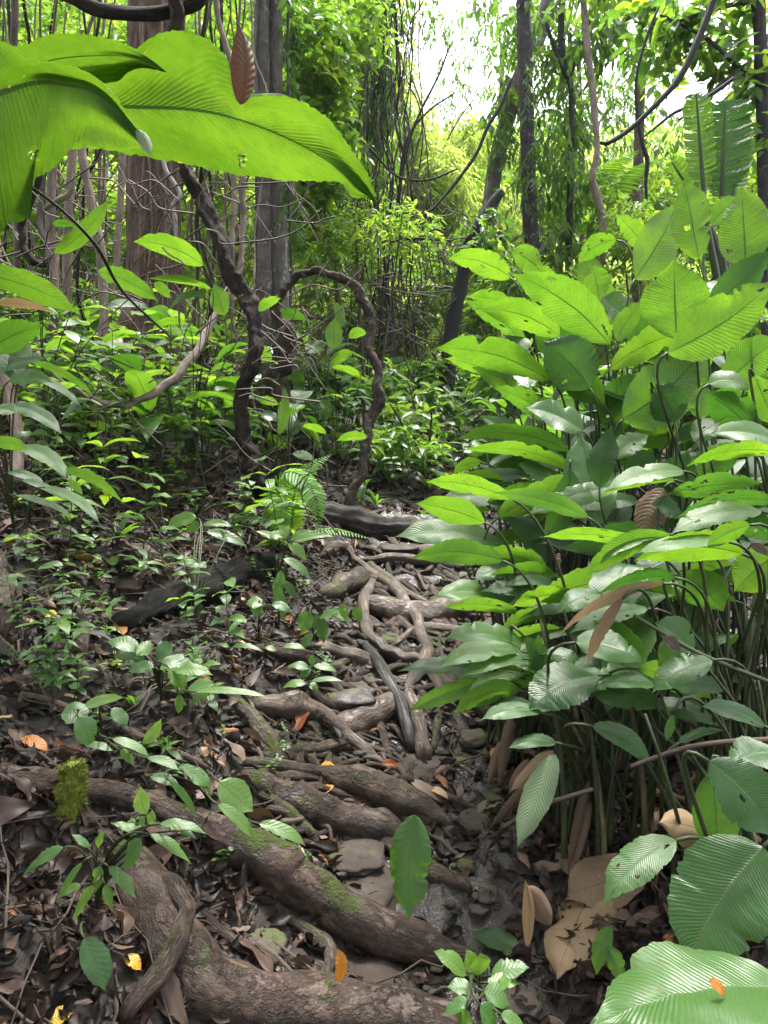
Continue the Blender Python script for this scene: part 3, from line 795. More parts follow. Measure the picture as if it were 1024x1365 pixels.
def stalk(mb, b, tg, base, r=0.0045, lean=0.35):
    h = b[2] - base[2]
    p1 = b - tg * min(0.16, 0.3 * abs(h) + 0.03)
    p2 = base + np.array([0, 0, max(0.12, h * 0.55)]) + (b - base) * np.array([lean * 0.3, lean * 0.3, 0])
    p = bez3(b, p1, p2, base + np.array([0, 0, -0.03]), 18)
    tube(mb, p, np.linspace(r * 0.75, r * 1.3, 18), 7)


def add_leaf(ci, B, T, w, d, dd=0.0, bow=6, roll=-30, mat='broad', tone=0.75, base=None, seed=None, **k):
    pl = plants[ci]
    seed = seed if seed is not None else int(B[0] * 7 + B[1] * 3)
    rng = np.random.default_rng(seed)
    mb = MB()
    k.setdefault('nicks', int(rng.integers(0, 9))); k.setdefault('rip', 0.003); k.setdefault('K', 46); k.setdefault('nu', 8); k.setdefault('holes', int(max(0, rng.integers(-4, 5))))
    e1, e2 = rng.uniform(.70, .95), rng.uniform(.62, .85)
    k.setdefault('prof', lambda t: np.clip(np.sin(PI * np.clip(t, 0, 1) ** e1), 0, 1) ** e2 * (1 - 0.62 * sstep(0.78, 1.0, t)))
    if mat == 'ribbed': k.setdefault('rip', 0.005)
    if mat == 'broad': tone = float(np.clip(tone + rng.uniform(-.2, .06), 0, 1)); w = w * .92
    b, tg = pix_leaf(mb, B, T, w, d, dd, bow, roll, tone=tone, seed=seed, **k)
    lf = mb.build('leaf', M[mat], pl)
    x, y = CL[ci][0] + rng.uniform(-0.12, 0.12), CL[ci][1] + rng.uniform(-0.12, 0.12)
    if base is not None: x, y = base
    sb = MB(); stalk(sb, b, tg, onground(x, y))
    sb.build('stalk', M['petiole'], lf)
    return lf


A = add_leaf
# -- upper tier (lit through)
A(0, (681, 370), (597, 345), 36, 3.0, 0.05, 9, -35, tone=0.95, fold=0.1)
A(0, (813, 460), (677, 364), 64, 2.75, 0.0, 13, -22, tone=0.97, fold=0.12, seed=4)
A(0, (722, 362), (680, 334), 36, 3.2, 0.1, 3, -25, tone=0.85)
A(0, (746, 448), (633, 413), 42, 2.85, 0.05, 12, -35, tone=0.92, seed=9)
A(0, (733, 507), (580, 464), 46, 2.7, 0.05, 13, -38, tone=0.95, seed=12)
A(0, (787, 518), (722, 455), 78, 2.55, 0.08, 5, -10, tone=0.32, curl=0.3)  # low tone puts the shadow lying on this leaf into its colour
A(0, (806, 540), (728, 490), 46, 2.7, 0.05, 6, -38, tone=0.88)
A(0, (690, 410), (622, 395), 24, 3.2, 0.05, 4, -45, tone=0.8)
A(0, (700, 455), (618, 400), 26, 3.25, 0.1, 4, -45, tone=0.75)
A(0, (735, 400), (715, 352), 38, 3.15, 0.0, 0, -20, tone=0.9)
A(0, (660, 500), (592, 478), 22, 3.3, 0.05, 4, -45, tone=0.8)
A(0, (820, 432), (775, 330), 46, 3.15, 0.1, -4, -25, tone=0.82)
A(0, (745, 565), (655, 515), 34, 2.95, 0.0, 6, -40, tone=0.8)
A(0, (770, 480), (712, 425), 60, 3.0, 0.0, 2, -30, tone=0.25)
A(0, (690, 520), (630, 490), 30, 3.2, 0.0, 4, -40, tone=0.7)
A(1, (832, 558), (948, 452), 92, 2.45, 0.05, -10, -18, tone=0.78, curl=0.2, seed=31)
A(1, (812, 492), (922, 438), 44, 2.7, 0.05, 7, -36, tone=0.98)
A(1, (902, 452), (898, 345), 96, 2.6, -0.06, 0, -14, tone=0.92, nicks=1, fold=0.05, seed=33)
A(1, (846, 372), (905, 268), 62, 2.95, 0.05, -4, -24, tone=0.93, seed=35)
A(1, (800, 402), (790, 352), 40, 2.9, 0.0, 0, -25, tone=0.9, nicks=6)
A(1, (822, 320), (772, 352), 30, 3.1, 0.05, 8, -40, tone=0.85)
A(1, (822, 455), (862, 402), 32, 2.8, 0.0, 5, -35, tone=0.95)
A(1, (838, 470), (905, 412), 56, 3.0, 0.0, 2, -30, tone=0.22)
A(1, (835, 425), (800, 395), 36, 3.05, 0.0, 2, 42, mat='ribbed', tone=0.7)
A(1, (860, 330), (820, 285), 32, 3.2, 0.0, 2, -25, tone=0.85)
A(1, (800, 560), (862, 500), 52, 2.75, 0.0, 3, -30, tone=0.4)
A(2, (932, 345), (912, 240), 56, 2.75, 0.05, 0, -20, tone=0.92, nicks=8, seed=41)
A(2, (994, 353), (989, 248), 70, 2.5, 0.03, 0, -12, tone=0.94, nicks=0, fold=0.05, seed=43)
A(2, (945, 412), (1032, 330), 52, 2.45, 0.0, -3, -20, tone=0.3)
A(2, (890, 470), (1036, 372), 78, 2.3, 0.0, -8, -22, tone=0.92, seed=45)
A(2, (948, 300), (985, 262), 30, 2.9, 0.0, 2, -25, tone=0.8)
A(2, (905, 425), (958, 372), 34, 2.7, 0.05, 3, 40, mat='ribbed', tone=0.5)
A(2, (960, 520), (1040, 450), 60, 2.5, 0.0, 3, -32, tone=0.6)
# -- middle tier, left edge over the trail
A(3, (778, 575), (698, 544), 36, 2.35, 0.0, 7, 48, mat='ribbed', tone=0.6)
A(3, (758, 602), (602, 588), 26, 2.6, 0.05, 18, -48, tone=0.55)
A(3, (765, 625), (608, 602), 22, 2.5, 0.0, 14, -52, tone=0.97)
A(3, (641, 617), (604, 632), 17, 2.75, 0.0, 5, -40, tone=0.95)
A(3, (676, 672), (618, 630), 36, 2.6, 0.0, 7, -35, tone=0.8)
A(3, (760, 625), (722, 722), 42, 2.35, 0.0, -10, -20, tone=0.35)
A(3, (660, 660), (605, 690), 20, 2.75, 0.0, 12, -45, tone=0.85)
A(3, (655, 680), (618, 705), 12, 2.65, 0.0, 10, -30, tone=0.7)
A(3, (742, 650), (690, 618), 30, 2.6, 0.0, 5, 45, mat='ribbed', tone=0.6)
A(3, (715, 690), (650, 640), 34, 2.65, 0.0, 3, -20, tone=0.5)
A(3, (720, 720), (635, 735), 22, 2.5, 0.0, 10, -48, tone=0.9)
A(3, (728, 760), (640, 740), 30, 2.35, 0.0, 9, -45, tone=0.8)
A(3, (705, 600), (640, 555), 28, 2.9, 0.0, 5, 45, mat='ribbed', tone=0.6)
A(3, (690, 745), (640, 720), 22, 2.6, 0.0, 5, 48, mat='ribbed', tone=0.5)
A(4, (800, 702), (772, 578), 66, 2.3, 0.15, 0, 12, mat='ribbed', tone=0.55, nicks=0, seed=61)
A(4, (818, 612), (866, 580), 32, 2.4, 0.0, 5, 40, mat='ribbed', tone=0.75)
A(4, (900, 562), (874, 512), 56, 2.4, 0.05, 3, -22, tone=0.25)
A(4, (838, 640), (870, 600), 46, 2.6, 0.0, 0, -20, tone=0.4)
A(4, (885, 650), (858, 716), 44, 2.1, -0.03, 6, 15, mat='dry', tone=0.6, nicks=5, rip=0.03, curl=0.7)
A(4, (912, 628), (806, 656), 26, 2.05, -0.05, 10, 50, mat='ribbed', tone=0.9, nicks=6)
A(4, (900, 640), (800, 662), 14, 2.06, -0.05, 8, -55, tone=0.9)
A(4, (905, 690), (868, 672), 26, 2.0, 0.0, 6, 45, mat='ribbed', tone=0.3)
A(4, (890, 690), (918, 600), 62, 2.5, 0.0, 3, -20, tone=0.28)
A(4, (790, 640), (830, 560), 40, 2.7, 0.0, 0, -15, tone=0.3)
A(5, (998, 570), (938, 525), 56, 2.1, 0.0, 5, -28, tone=0.22)
A(5, (945, 512), (1002, 520), 26, 2.1, 0.0, 8, 50, mat='ribbed', tone=0.95)
A(5, (934, 558), (938, 510), 32, 2.3, 0.0, 0, 25, mat='ribbed', tone=0.55)
A(5, (1040, 590), (948, 578), 28, 1.9, 0.0, 8, 50, mat='ribbed', tone=0.95)
A(5, (1040, 604), (915, 622), 24, 1.85, 0.0, 12, -48, tone=1.0)
A(5, (1030, 668), (900, 692), 26, 1.9, 0.0, 12, -42, tone=0.3)
A(5, (1015, 682), (895, 712), 32, 1.85, 0.0, 12, 48, mat='ribbed', tone=1.0)
A(5, (1030, 720), (960, 680), 42, 1.9, 0.0, 5, -25, tone=0.3)
A(5, (985, 600), (930, 645), 46, 2.3, 0.0, 6, -30, tone=0.6)
A(5, (1005, 500), (1035, 570), 40, 2.1, 0.0, 0, -20, tone=0.7)
A(5, (960, 560), (925, 590), 34, 2.35, 0.0, 3, 40, mat='ribbed', tone=0.5)
# -- lower tier
A(6, (858, 728), (720, 716), 20, 1.9, 0.0, 9, -58, tone=0.85)
A(6, (895, 716), (772, 778), 34, 1.75, -0.05, 16, -40, tone=0.85, seed=71)
A(6, (880, 715), (800, 752), 20, 1.75, -0.05, 12, 55, mat='ribbed', tone=1.0)
A(6, (990, 738), (845, 748), 44, 1.65, 0.0, 14, -38, tone=0.95, seed=73, nicks=2)
A(6, (970, 722), (848, 738), 22, 1.62, 0.0, 8, 55, mat='ribbed', tone=1.0)
A(6, (1040, 738), (978, 790), 62, 1.7, 0.0, 5, -30, tone=0.85)
A(6, (905, 768), (965, 815), 58, 1.85, 0.0, 6, -22, tone=0.75)
A(6, (885, 778), (743, 850), 15, 1.7, -0.05, 16, -35, mat='dry', tone=.8, nicks=8)
A(6, (830, 798), (783, 888), 17, 1.68, 0.0, 6, -15, mat='dry', tone=0.62, nicks=7, rip=0.02, crump=.1)
A(6, (900, 770), (800, 790), 24, 1.75, 0.0, 8, -50, tone=0.12)
A(6, (1000, 700), (940, 730), 28, 1.6, 0.0, 4, -40, tone=0.9)
A(7, (660, 797), (580, 795), 30, 2.3, -0.05, 7, 52, mat='ribbed', tone=0.95, seed=81)
A(7, (655, 800), (718, 790), 28, 2.3, 0.0, 4, 42, mat='ribbed', tone=0.25)
A(7, (697, 862), (590, 852), 34, 2.1, -0.05, 12, 45, mat='ribbed', tone=0.8, seed=83)
A(7, (695, 868), (584, 892), 28, 2.0, -0.05, 12, 48, mat='ribbed', tone=0.85, seed=84)
A(7, (697, 878), (612, 905), 22, 1.98, -0.05, 8, 48, mat='ribbed', tone=0.75)
A(7, (700, 850), (735, 905), 26, 2.0, 0.0, 3, 25, mat='ribbed', tone=0.3)
A(7, (768, 795), (680, 810), 27, 2.1, 0.0, 8, -48, tone=0.95)
A(8, (857, 880), (790, 826), 36, 1.85, 0.0, 5, -25, tone=0.6)
A(8, (802, 792), (744, 818), 28, 1.95, 0.0, 7, 42, mat='ribbed', tone=0.5)
A(8, (798, 900), (705, 948), 64, 1.85, -0.05, 10, 35, mat='ribbed', tone=0.2, seed=91, rip=0.005)
A(8, (722, 950), (640, 960), 22, 1.8, 0.0, 8, 50, mat='ribbed', tone=0.55)
A(8, (880, 912), (795, 915), 22, 1.8, 0.0, 6, 52, mat='ribbed', tone=0.5)
A(8, (742, 990), (678, 998), 18, 1.75, 0.0, 6, 50, mat='ribbed', tone=0.2)
A(8, (790, 968), (872, 1022), 28, 1.7, 0.0, 10, 42, mat='ribbed', tone=0.15)
A(8, (728, 872), (776, 888), 22, 2.0, 0.0, 5, 45, mat='ribbed', tone=0.4)
A(8, (712, 900), (718, 845), 22, 2.0, 0.0, 0, -20, tone=0.8)
A(8, (820, 880), (770, 850), 22, 1.95, 0.0, 4, 48, mat='ribbed', tone=0.4)
A(9, (925, 868), (872, 830), 44, 1.7, 0.0, 5, 32, mat='ribbed', tone=0.45)
A(9, (950, 880), (868, 925), 40, 1.62, 0.0, 8, 38, mat='ribbed', tone=0.35, nicks=7)
A(9, (885, 890), (902, 845), 30, 1.75, 0.0, 0, 20, mat='ribbed', tone=0.6)
A(9, (1020, 968), (935, 942), 24, 1.55, 0.0, 7, 50, mat='ribbed', tone=0.15)
A(9, (905, 990), (968, 974), 12, 1.55, 0.0, 6, 50, mat='ribbed', tone=0.15)
A(9, (898, 952), (888, 988), 12, 1.55, 0.0, 0, 20, mat='ribbed', tone=0.5)
A(10, (902, 1120), (803, 1208), 50, 1.35, -0.05, 12, 30, mat='ribbed', tone=0.6, seed=101, nicks=6)
A(10, (1018, 1128), (915, 1288), 130, 1.22, -0.05, 10, 12, mat='ribbed', tone=0.30, seed=103, nicks=4, nu=8, K=44)
A(10, (945, 1015), (1035, 1118), 78, 1.25, -0.05, 8, 22, mat='ribbed', tone=0.15, seed=105, nicks=4)
A(10, (1036, 1005), (970, 1020), 44, 1.3, 0.0, 8, 45, mat='ribbed', tone=0.3)
A(10, (950, 1030), (960, 1150), 60, 1.38, 0.0, 0, 15, mat='ribbed', tone=0.08, seed=107)
A(11, (1050, 1318), (788, 1372), 120, 1.05, -0.06, 22, 50, mat='ribbed', tone=0.75, seed=111, nicks=2, nu=8, K=44)

# the crowd of leaves behind and between those above
ra = np.random.default_rng(88)
for k in range(58):
    up_ = k < 30
    u, v = (ra.uniform(640, 1010), ra.uniform(400, 640)) if up_ else (ra.uniform(640, 1010), ra.uniform(640, 930))
    if up_ and v < 700 - (u - 560) * .55: continue
    d = ra.uniform(2.75, 3.2) if up_ else ra.uniform(2.0, 2.5)
    p0 = at(u, v, d)
    ci = min(range(10), key=lambda i: (CL[i][0] - p0[0]) ** 2 + (CL[i][1] - p0[1]) ** 2)
    a = ra.uniform(PI * .75, PI * 1.2) if ra.random() < .7 else ra.uniform(0, PI)
    ln = ra.uniform(100, 155)
    rb = ra.random() < (.2 if up_ else .4)
    A(ci, (u, v), (u + math.cos(a) * ln, v - math.sin(a) * ln * .6), ra.uniform(26, 42), d, 0, ra.uniform(3, 12), float(ra.choice([-40, -25, -15, 30, 48])), mat='ribbed' if rb else 'broad', tone=float(ra.uniform(.15, .9)), seed=900 + k)
for k in range(26):                                     # skirt of leaves spilling over the trail edge
    u, v = ra.uniform(690, 770), ra.uniform(620, 960); d = 2.65 - (v - 620) / 340 * .75
    ci = 3 if v < 760 else (7 if v < 880 else 8)
    A(ci, (u, v), (u - ra.uniform(60, 110), v + ra.uniform(-15, 40)), ra.uniform(18, 32), d, -.05, ra.uniform(5, 12), float(ra.choice([-45, 42, 50])), mat='ribbed' if k % 2 else 'broad', tone=float(ra.uniform(.3, .95)), seed=970 + k)

for k in range(12):                                     # drooping lower leaves in front of the stalks
    u, v = ra.uniform(760, 1000), ra.uniform(800, 960); d = ra.uniform(1.75, 2.0)
    sg = ra.choice([-1, 1]); ln = ra.uniform(70, 120)
    A(8 if u < 860 else 9, (u, v), (u + sg * ln, v + ra.uniform(5, 55)), ra.uniform(24, 40), d, -.03, ra.uniform(4, 12), float(ra.choice([35, 42, 50, -40])), mat='ribbed' if k % 3 else 'broad', tone=float(ra.uniform(.2, .8)), seed=1100 + k)

for ci, (x, y, ns, nf, lab) in enumerate(CL):
    pl = plants[ci]
    rng = np.random.default_rng(200 + ci)
    for j in range(ns + nf):                                   # leaf stalks whose blades are lost in the crowd above
        a = rng.uniform(0, 2 * PI); r0 = rng.uniform(0.02, 0.2); h = rng.uniform(0.45, 0.85) * (1.5 if y > 2.5 else 1.0)
        b0 = onground(x + r0 * math.cos(a), y + r0 * math.sin(a), -0.03)
        top = b0 + np.array([math.cos(a) * 0.16 + rng.uniform(-.06, .06), abs(math.sin(a)) * 0.2, h])
        sb = MB(); tube(sb, bez(b0, b0 + np.array([0, 0, h * 0.55]), top, 12), np.linspace(0.009, 0.0035, 12) * rng.uniform(.7, 1.15), 6)
        sb.build('stalk', M['straw' if rng.random() < .12 else 'petiole'], pl)
        if j < nf * 2:
            mb = MB()
            dr = nrm(np.array([rng.uniform(-0.5, 1.0), rng.uniform(0.1, 1.0), rng.uniform(0.0, 0.7)]))
            L = rng.uniform(0.26, 0.42)
            tip = top + dr * L + np.array([0, 0, -0.10])
            blade(mb, bez(top, top + dr * L * 0.5 + np.array([0, 0, 0.06]), tip, 22), np.array([rng.uniform(-.3, .3), rng.uniform(-.3, .3), 1.0]), rng.uniform(0.10, 0.15), tone=rng.uniform(0.2, 0.9), seed=300 + ci * 20 + j, nicks=2, rip=0.008)
            mb.build('leaf', M['broad' if rng.random() < 0.7 else 'ribbed'], pl)
    # brown sheaths and dead blades hanging at the foot
    for j in range(4 if ns else 0):
        a = rng.uniform(PI * 0.9, PI * 2.1); mb = MB()
        b0 = onground(x + 0.1 * math.cos(a), y + 0.1 * math.sin(a), rng.uniform(0.08, 0.22))
        tip = onground(x + 0.3 * math.cos(a), y + 0.22 * math.sin(a), 0.02)
        blade(mb, bez(b0, (b0 + tip) / 2 + np.array([0, 0, 0.05]), tip, 18), np.array([0, -0.6, 0.6]), rng.uniform(0.02, 0.05), tone=rng.uniform(0, 0.45), seed=j + ci, nicks=3, rip=0.01, curl=0.9, crump=.12)
        mb.build('dead_leaf', M['dry'], pl)


# ---------------------------------------------------------------- torn banana-like plant behind
def torn_leaf(mb, B, T, w, d, tone, teeth=26, gap=0.5, seed=0, tonefn=None):
    rng = np.random.default_rng(seed)
    b, t = at(*B, d), at(*T, d + 0.05)
    ax = nrm(t - b); view = nrm(b - CAM); s = nrm(np.cross(ax, view)); n = np.cross(s, ax)
    wm = w * d / F / 2
    mid = bez(b, (b + t) / 2, t, teeth + 1)
    for sd in (1, -1):
        for i in range(teeth):
            q = (i + .5) / teeth
            hw = wm * min(1, 3.2 * q + 0.35) * (1 if q < .8 else math.sqrt(max(0.03, 1 - ((q - .8) / .2) ** 2)))
            g = gap * rng.random() ** 2
            a, c = mid[i], mid[i + 1]
            dz = ax * hw * 0.22
            o1 = a + s * sd * hw * rng.uniform(.88, 1.05) + dz + n * rng.normal(0, .004)
            o2 = c + s * sd * hw * rng.uniform(.88, 1.05) + dz + n * rng.normal(0, .004)
            o2 = o2 + (o1 - o2) * g
            m1, m2 = (a + o1) / 2 + n * 0.01, (c + o2) / 2 + n * 0.01
            q0, q1 = i / teeth, (i + 1) / teeth
            mb.add([a, c, m2, m1, o2, o1], [[0, 1, 2, 3], [3, 2, 4, 5]] if sd > 0 else [[1, 0, 3, 2], [2, 3, 5, 4]],
                   [[.5, q0], [.5, q1], [.5 + sd * .22, q1], [.5 + sd * .22, q0], [.5 + sd * .45, q1], [.5 + sd * .45, q0]], tone)
    tube(mb, mid, np.linspace(0.012, 0.004, teeth + 1), 6, mi=1)
    return b, ax


bp = empty('banana_plant', onground(2.15, 4.6), 'tall plant with two upright torn paddle leaves standing behind the broad-leaved clump', 'plant')
for (B, T, w, d, tn, te, gp, sd) in [((938, 255), (928, 124), 38, 4.4, 0.95, 40, 0.08, 1), ((962, 262), (967, 134), 68, 4.5, 0.12, 34, 0.30, 2), ((975, 270), (992, 170), 34, 4.7, 0.8, 20, 0.7, 3), ((925, 262), (895, 215), 30, 4.7, 0.9, 14, 0.4, 4)]:
    mb = MB(); b, ax = torn_leaf(mb, B, T, w, d, tn, te, gp, sd)
    lf = mb.build('leaf', [M['broad'], M['petiole']], bp)
    sb = MB(); base = onground(2.15, 4.6)
    tube(sb, bez3(b, b - ax * 0.5, base + np.array([0, 0, 1.2]), base - np.array([0, 0, .05]), 20), np.linspace(0.012, 0.045, 20), 8)
    sb.build('stalk', M['petiole'], bp)

# a bent green stalk leaning across the foot of the clump, and loose leaves that lie about
mb = MB(); pix_tube(mb, [(842, 1022, 1.55, 3.5), (905, 1000, 1.5, 4), (960, 990, 1.45, 4), (1040, 985, 1.4, 4)], seg=8)
tag(mb.build('stalk', M['twig']), 'thin bent dry stalk lying low across the plants at the right edge', 'stalk')
mb = MB(); pix_tube(mb, [(845, 820, 1.7, 2.5), (930, 870, 1.65, 3), (1040, 915, 1.6, 3)], seg=8)
tag(mb.build('stalk', M['petiole']), 'long thin green stalk leaning down to the right behind dull leaves', 'stalk')
mb = MB(); pix_tube(mb, [(672, 1102, 1.75, 3), (720, 1075, 1.72, 3.5), (790, 1052, 1.7, 3)], seg=8)
tag(mb.build('stick', M['twig']), 'pale brown stick lying behind the hanging pale leaf', 'stick')


def loose(name, label, B, T, w, mat, tone, h=0.02, roll=30, bow=4, dd=None, d=None, cat='leaf', group=None, **k):
    d0 = d or dab(B[0], B[1], h); d1 = d or dab(T[0], T[1], h)
    mb = MB()
    k.setdefault('nicks', 4)
    if mat == 'dry': k['crump'] = .05; k['nicks'] = 0; k['rip'] = min(k.get('rip', 0), .012); k['wav'] = min(k.get('wav', .05), .06)
    pix_leaf(mb, B, T, w, d0, (d1 - d0) if dd is None else dd, bow, roll, tone=tone, seed=int(B[0] + T[1]), **k)
    return tag(mb.build(name, M[mat]), label, cat, group)


loose('fallen_leaf', 'torn green leaf standing on the wet trail between two roots', (553, 1086), (545, 1228), 56, 'ribbed', 0.45, d=1.62, dd=-0.05, roll=18, nicks=11, nu=8, K=50, curl=0.35, rip=.006)
loose('hanging_leaf', 'pale green leaf hanging limp at the foot of the right plants', (741, 1005), (690, 1130), 40, 'pale', 0.5, d=1.72, dd=-0.05, roll=15, curl=0.5)
loose('dead_leaf', 'curled tan dead leaf folded above the hanging pale leaf', (738, 1000), (680, 1056), 24, 'dry', 0.85, d=1.74, roll=20, curl=1.2, rip=0.04)
loose('dead_leaf', 'dark brown curled edge of dead leaf beside the hanging pale leaf', (705, 1012), (678, 1060), 14, 'dry', 0.3, d=1.76, roll=20, curl=1.2)
loose('dead_leaf', 'large tan dead leaf with a pointed tip lying on the mud below the ribbed leaves', (800, 1165), (742, 1306), 84, 'dry', 0.9, h=0.05, roll=25, nicks=6, rip=0.05, curl=0.5, wav=0.09)
loose('dead_leaf', 'big crumpled tan leaf lying behind the pointed tan leaf', (858, 1160), (752, 1200), 70, 'dry', 0.6, h=0.05, roll=35, rip=0.06, wav=0.12)
loose('dead_leaf', 'rolled pale tan leaf standing beside the pointed tan leaf', (703, 1262), (700, 1172), 16, 'dry', 0.7, d=1.42, roll=10, curl=2.0, fold=0.9)
loose('dead_leaf', 'brown wrinkled leaf propped on the rolled tan leaf', (735, 1235), (700, 1180), 30, 'dry', 0.35, d=1.45, roll=15, rip=0.08, curl=0.8)
loose('dead_leaf', 'folded yellowish-tan leaf hanging under the dark ribbed leaf', (945, 1110), (880, 1095), 46, 'dry', 1.0, d=1.42, roll=20, curl=0.7, wav=0.1)
loose('dead_leaf', 'dark mottled brown leaf lying at the foot of the lower right plant', (905, 1270), (850, 1300), 34, 'dry', 0.1, h=0.03, roll=35, rip=0.06)
loose('fallen_leaf', 'half-green curled leaf lying on mud near the bottom seedling', (692, 1268), (628, 1242), 26, 'ribbed', 0.2, h=0.02, roll=40)
loose('small_leaf', 'small ribbed leaf hanging left of its twin beside the tan leaf', (815, 1235), (795, 1300), 24, 'ribbed', 0.35, d=1.33, roll=15, nicks=7)
loose('small_leaf', 'small ribbed leaf hanging right of its twin beside the tan leaf', (808, 1262), (828, 1312), 24, 'ribbed', 0.35, d=1.32, roll=15, nicks=7)
loose('fallen_leaf', 'small orange leaf resting on the huge glossy leaf', (945, 1308), (968, 1330), 13, 'yellow', 0.1, d=1.0, roll=40)
loose('dead_leaf', 'pinkish scrap of dead leaf caught on a spotted leaf', (905, 868), (882, 850), 14, 'litter', 0.62, d=1.62, roll=40)
loose('dead_leaf', 'pinkish dry leaf tip curled at the right edge of the clump', (1000, 728), (1024, 742), 12, 'litter', 0.7, d=1.58, roll=20)
loose('dead_leaf', 'long tan dead leaf lying on the mud behind the torn green leaf', (546, 1040), (592, 1072), 13, 'litter', 0.78, h=0.03, roll=40)
loose('dead_leaf', 'yellowish dead leaf overlapping the long tan leaf on the mud', (570, 1050), (598, 1066), 9, 'litter', 0.97, h=0.035, roll=40)
for (lab, B, T, w, tn) in [
    ('orange dead leaf standing upright against the lowest stone', (452, 1310), (449, 1264), 17, 0.15),
    ('orange-brown leaf lying above the hollow root', (428, 1022), (450, 1030), 12, 0.4),
    ('yellow-brown leaf stuck beside the hollow root', (433, 1058), (446, 1047), 11, 0.3),
    ('orange leaf lying on the mud under the right plants', (656, 1010), (672, 1000), 11, 0.2),
    ('orange-yellow leaf on the dark soil beside a green seedling leaf', (166, 1276), (188, 1294), 16, 0.75),
    ('bright yellow leaf at the bottom left corner', (62, 1365), (98, 1350), 22, 0.95),
    ('pale yellow leaf on the litter of the left bank', (56, 820), (76, 824), 11, 1.0),
    ('orange leaf on the bank beside the rotten log', (150, 826), (164, 848), 14, 0.2),
    ('orange-brown leaf lying on the far left of the bank', (28, 984), (64, 1002), 16, 0.1),
    ('yellow scrap of leaf under the leafy cluster on the bank', (150, 866), (158, 890), 8, 1.0)]:
    loose('fallen_leaf', lab, B, T, w, 'yellow', tn, h=0.03, roll=40, d=(1.5 if 'upright' in lab else None), cat='leaf', group='bright fallen leaves')
# ---------------------------------------------------------------- leaves hanging over the view at the upper left
def resample(P, n):
    P = spline(np.asarray(P, float), 8)
    s = np.concatenate([[0], np.cumsum(np.linalg.norm(np.diff(P, axis=0), axis=1))])
    q = np.linspace(0, s[-1], n)
    return np.stack([np.interp(q, s, P[:, k]) for k in range(P.shape[1])], -1)


def outline_leaf(mb, mid, upe, loe, d0, d1, cup=0.03, n=70, m=14, holes=(), tone=0.5, seed=0, rip=0.0004, smooth_edges=True):
    """A near leaf from its midrib and its two edges; d0..d1 is its depth along the rib, cup how far the edges drop back."""
    rng = np.random.default_rng(seed)
    A0, U0, L0 = resample(mid, n), resample(upe, n), resample(loe, n)
    c = np.linspace(-1, 1, 2 * m + 1)
    px = np.where(c[None, :, None] < 0, A0[:, None] + (U0 - A0)[:, None] * (-c)[None, :, None], A0[:, None] + (L0 - A0)[:, None] * c[None, :, None])
    jit = 0.9 * (np.abs(c) > 0.99)
    px = px + rng.normal(0, 1, px.shape) * jit[None, :, None]
    t = np.linspace(0, 1, n)
    D = d0 + (d1 - d0) * t[:, None] + cup * np.abs(c)[None, :] ** 1.5 * np.where(c < 0, -1.6, 2.6)[None, :] * np.sin(PI * np.clip(t, .03, 1))[:, None]
    D = D + rip * np.sin((t[:, None] - np.abs(c)[None, :] * .15) * 2 * PI * 40) * np.minimum(1, np.abs(c) * 3)[None, :]
    D = D + 0.02 * vn(np.stack(np.broadcast_arrays(t[:, None] * 4, c[None, :] * 2, 0.5 + seed), -1), seed)
    V = CAM + FWD * D[..., None] + RIGHT * ((px[..., :1] - 512) / F * D[..., None]) + UP * ((682.5 - px[..., 1:2]) / F * D[..., None])
    w = 2 * m + 1
    i = (np.arange(n - 1)[:, None] * w + np.arange(w - 1)[None, :])
    cen = (px[:-1, :-1] + px[1:, 1:]) / 2
    keep = np.ones(i.shape, bool)
    for (hu, hv, hr, hs) in holes:
        keep &= ~(((cen[..., 0] - hu) / hr) ** 2 + ((cen[..., 1] - hv) / hs) ** 2 < 1 + 0.5 * rng.standard_normal(i.shape))
    i = i[keep]
    UV = np.stack(np.broadcast_arrays((c[None, :] + 1) / 2, t[:, None]), -1)
    mb.add(V, np.stack([i, i + w, i + w + 1, i + 1], -1), UV, tone)


op = empty('overhanging_plant', at(-160, 330, 0.75), 'close-up plant with huge glowing leaves hanging over the trail from the upper left corner', 'plant')
mb = MB()
outline_leaf(mb, [(-60, 150), (60, 140), (170, 143), (270, 148), (350, 170), (430, 210), (503, 270)],
             [(-60, 60), (60, 66), (150, 80), (182, 64), (205, 48), (235, 41), (272, 50), (298, 72), (312, 106), (322, 131), (345, 128), (385, 129), (430, 152), (462, 190), (492, 235), (503, 270)],
             [(-60, 205), (60, 200), (130, 198), (180, 207), (250, 219), (310, 232), (352, 236), (380, 241), (420, 241), (455, 244), (468, 262), (486, 264), (503, 270)],
             0.92, 0.78, 0.05, n=190, m=34, holes=[(323, 213, 5, 11)], tone=0.72, seed=2)
lf = mb.build('leaf', M['overhang'], op)
mb = MB()
outline_leaf(mb, [(-80, 150), (0, 122), (50, 108), (90, 112), (130, 124), (175, 165), (203, 205)],
             [(-80, 10), (0, 62), (40, 78), (80, 84), (120, 98), (150, 122), (172, 156), (192, 182), (203, 205)],
             [(-80, 420), (0, 308), (25, 296), (40, 288), (28, 262), (34, 244), (70, 226), (98, 196), (120, 196), (160, 200), (185, 198), (203, 205)],
             0.70, 0.62, 0.02, n=150, m=30, holes=[(45, 203, 7, 9)], tone=0.8, seed=5)
mb.build('leaf', M['overhang'], op)
mb = MB()
outline_leaf(mb, [(-60, 120), (20, 96), (80, 78), (150, 74), (190, 80), (221, 95)],
             [(-60, 60), (0, 54), (25, 62), (60, 48), (100, 45), (140, 50), (172, 62), (200, 78), (221, 95)],
             [(-60, 190), (20, 150), (80, 120), (150, 110), (170, 98), (185, 90), (221, 95)], 0.84, 0.80, 0.03, n=60, m=12, tone=0.65, seed=8)
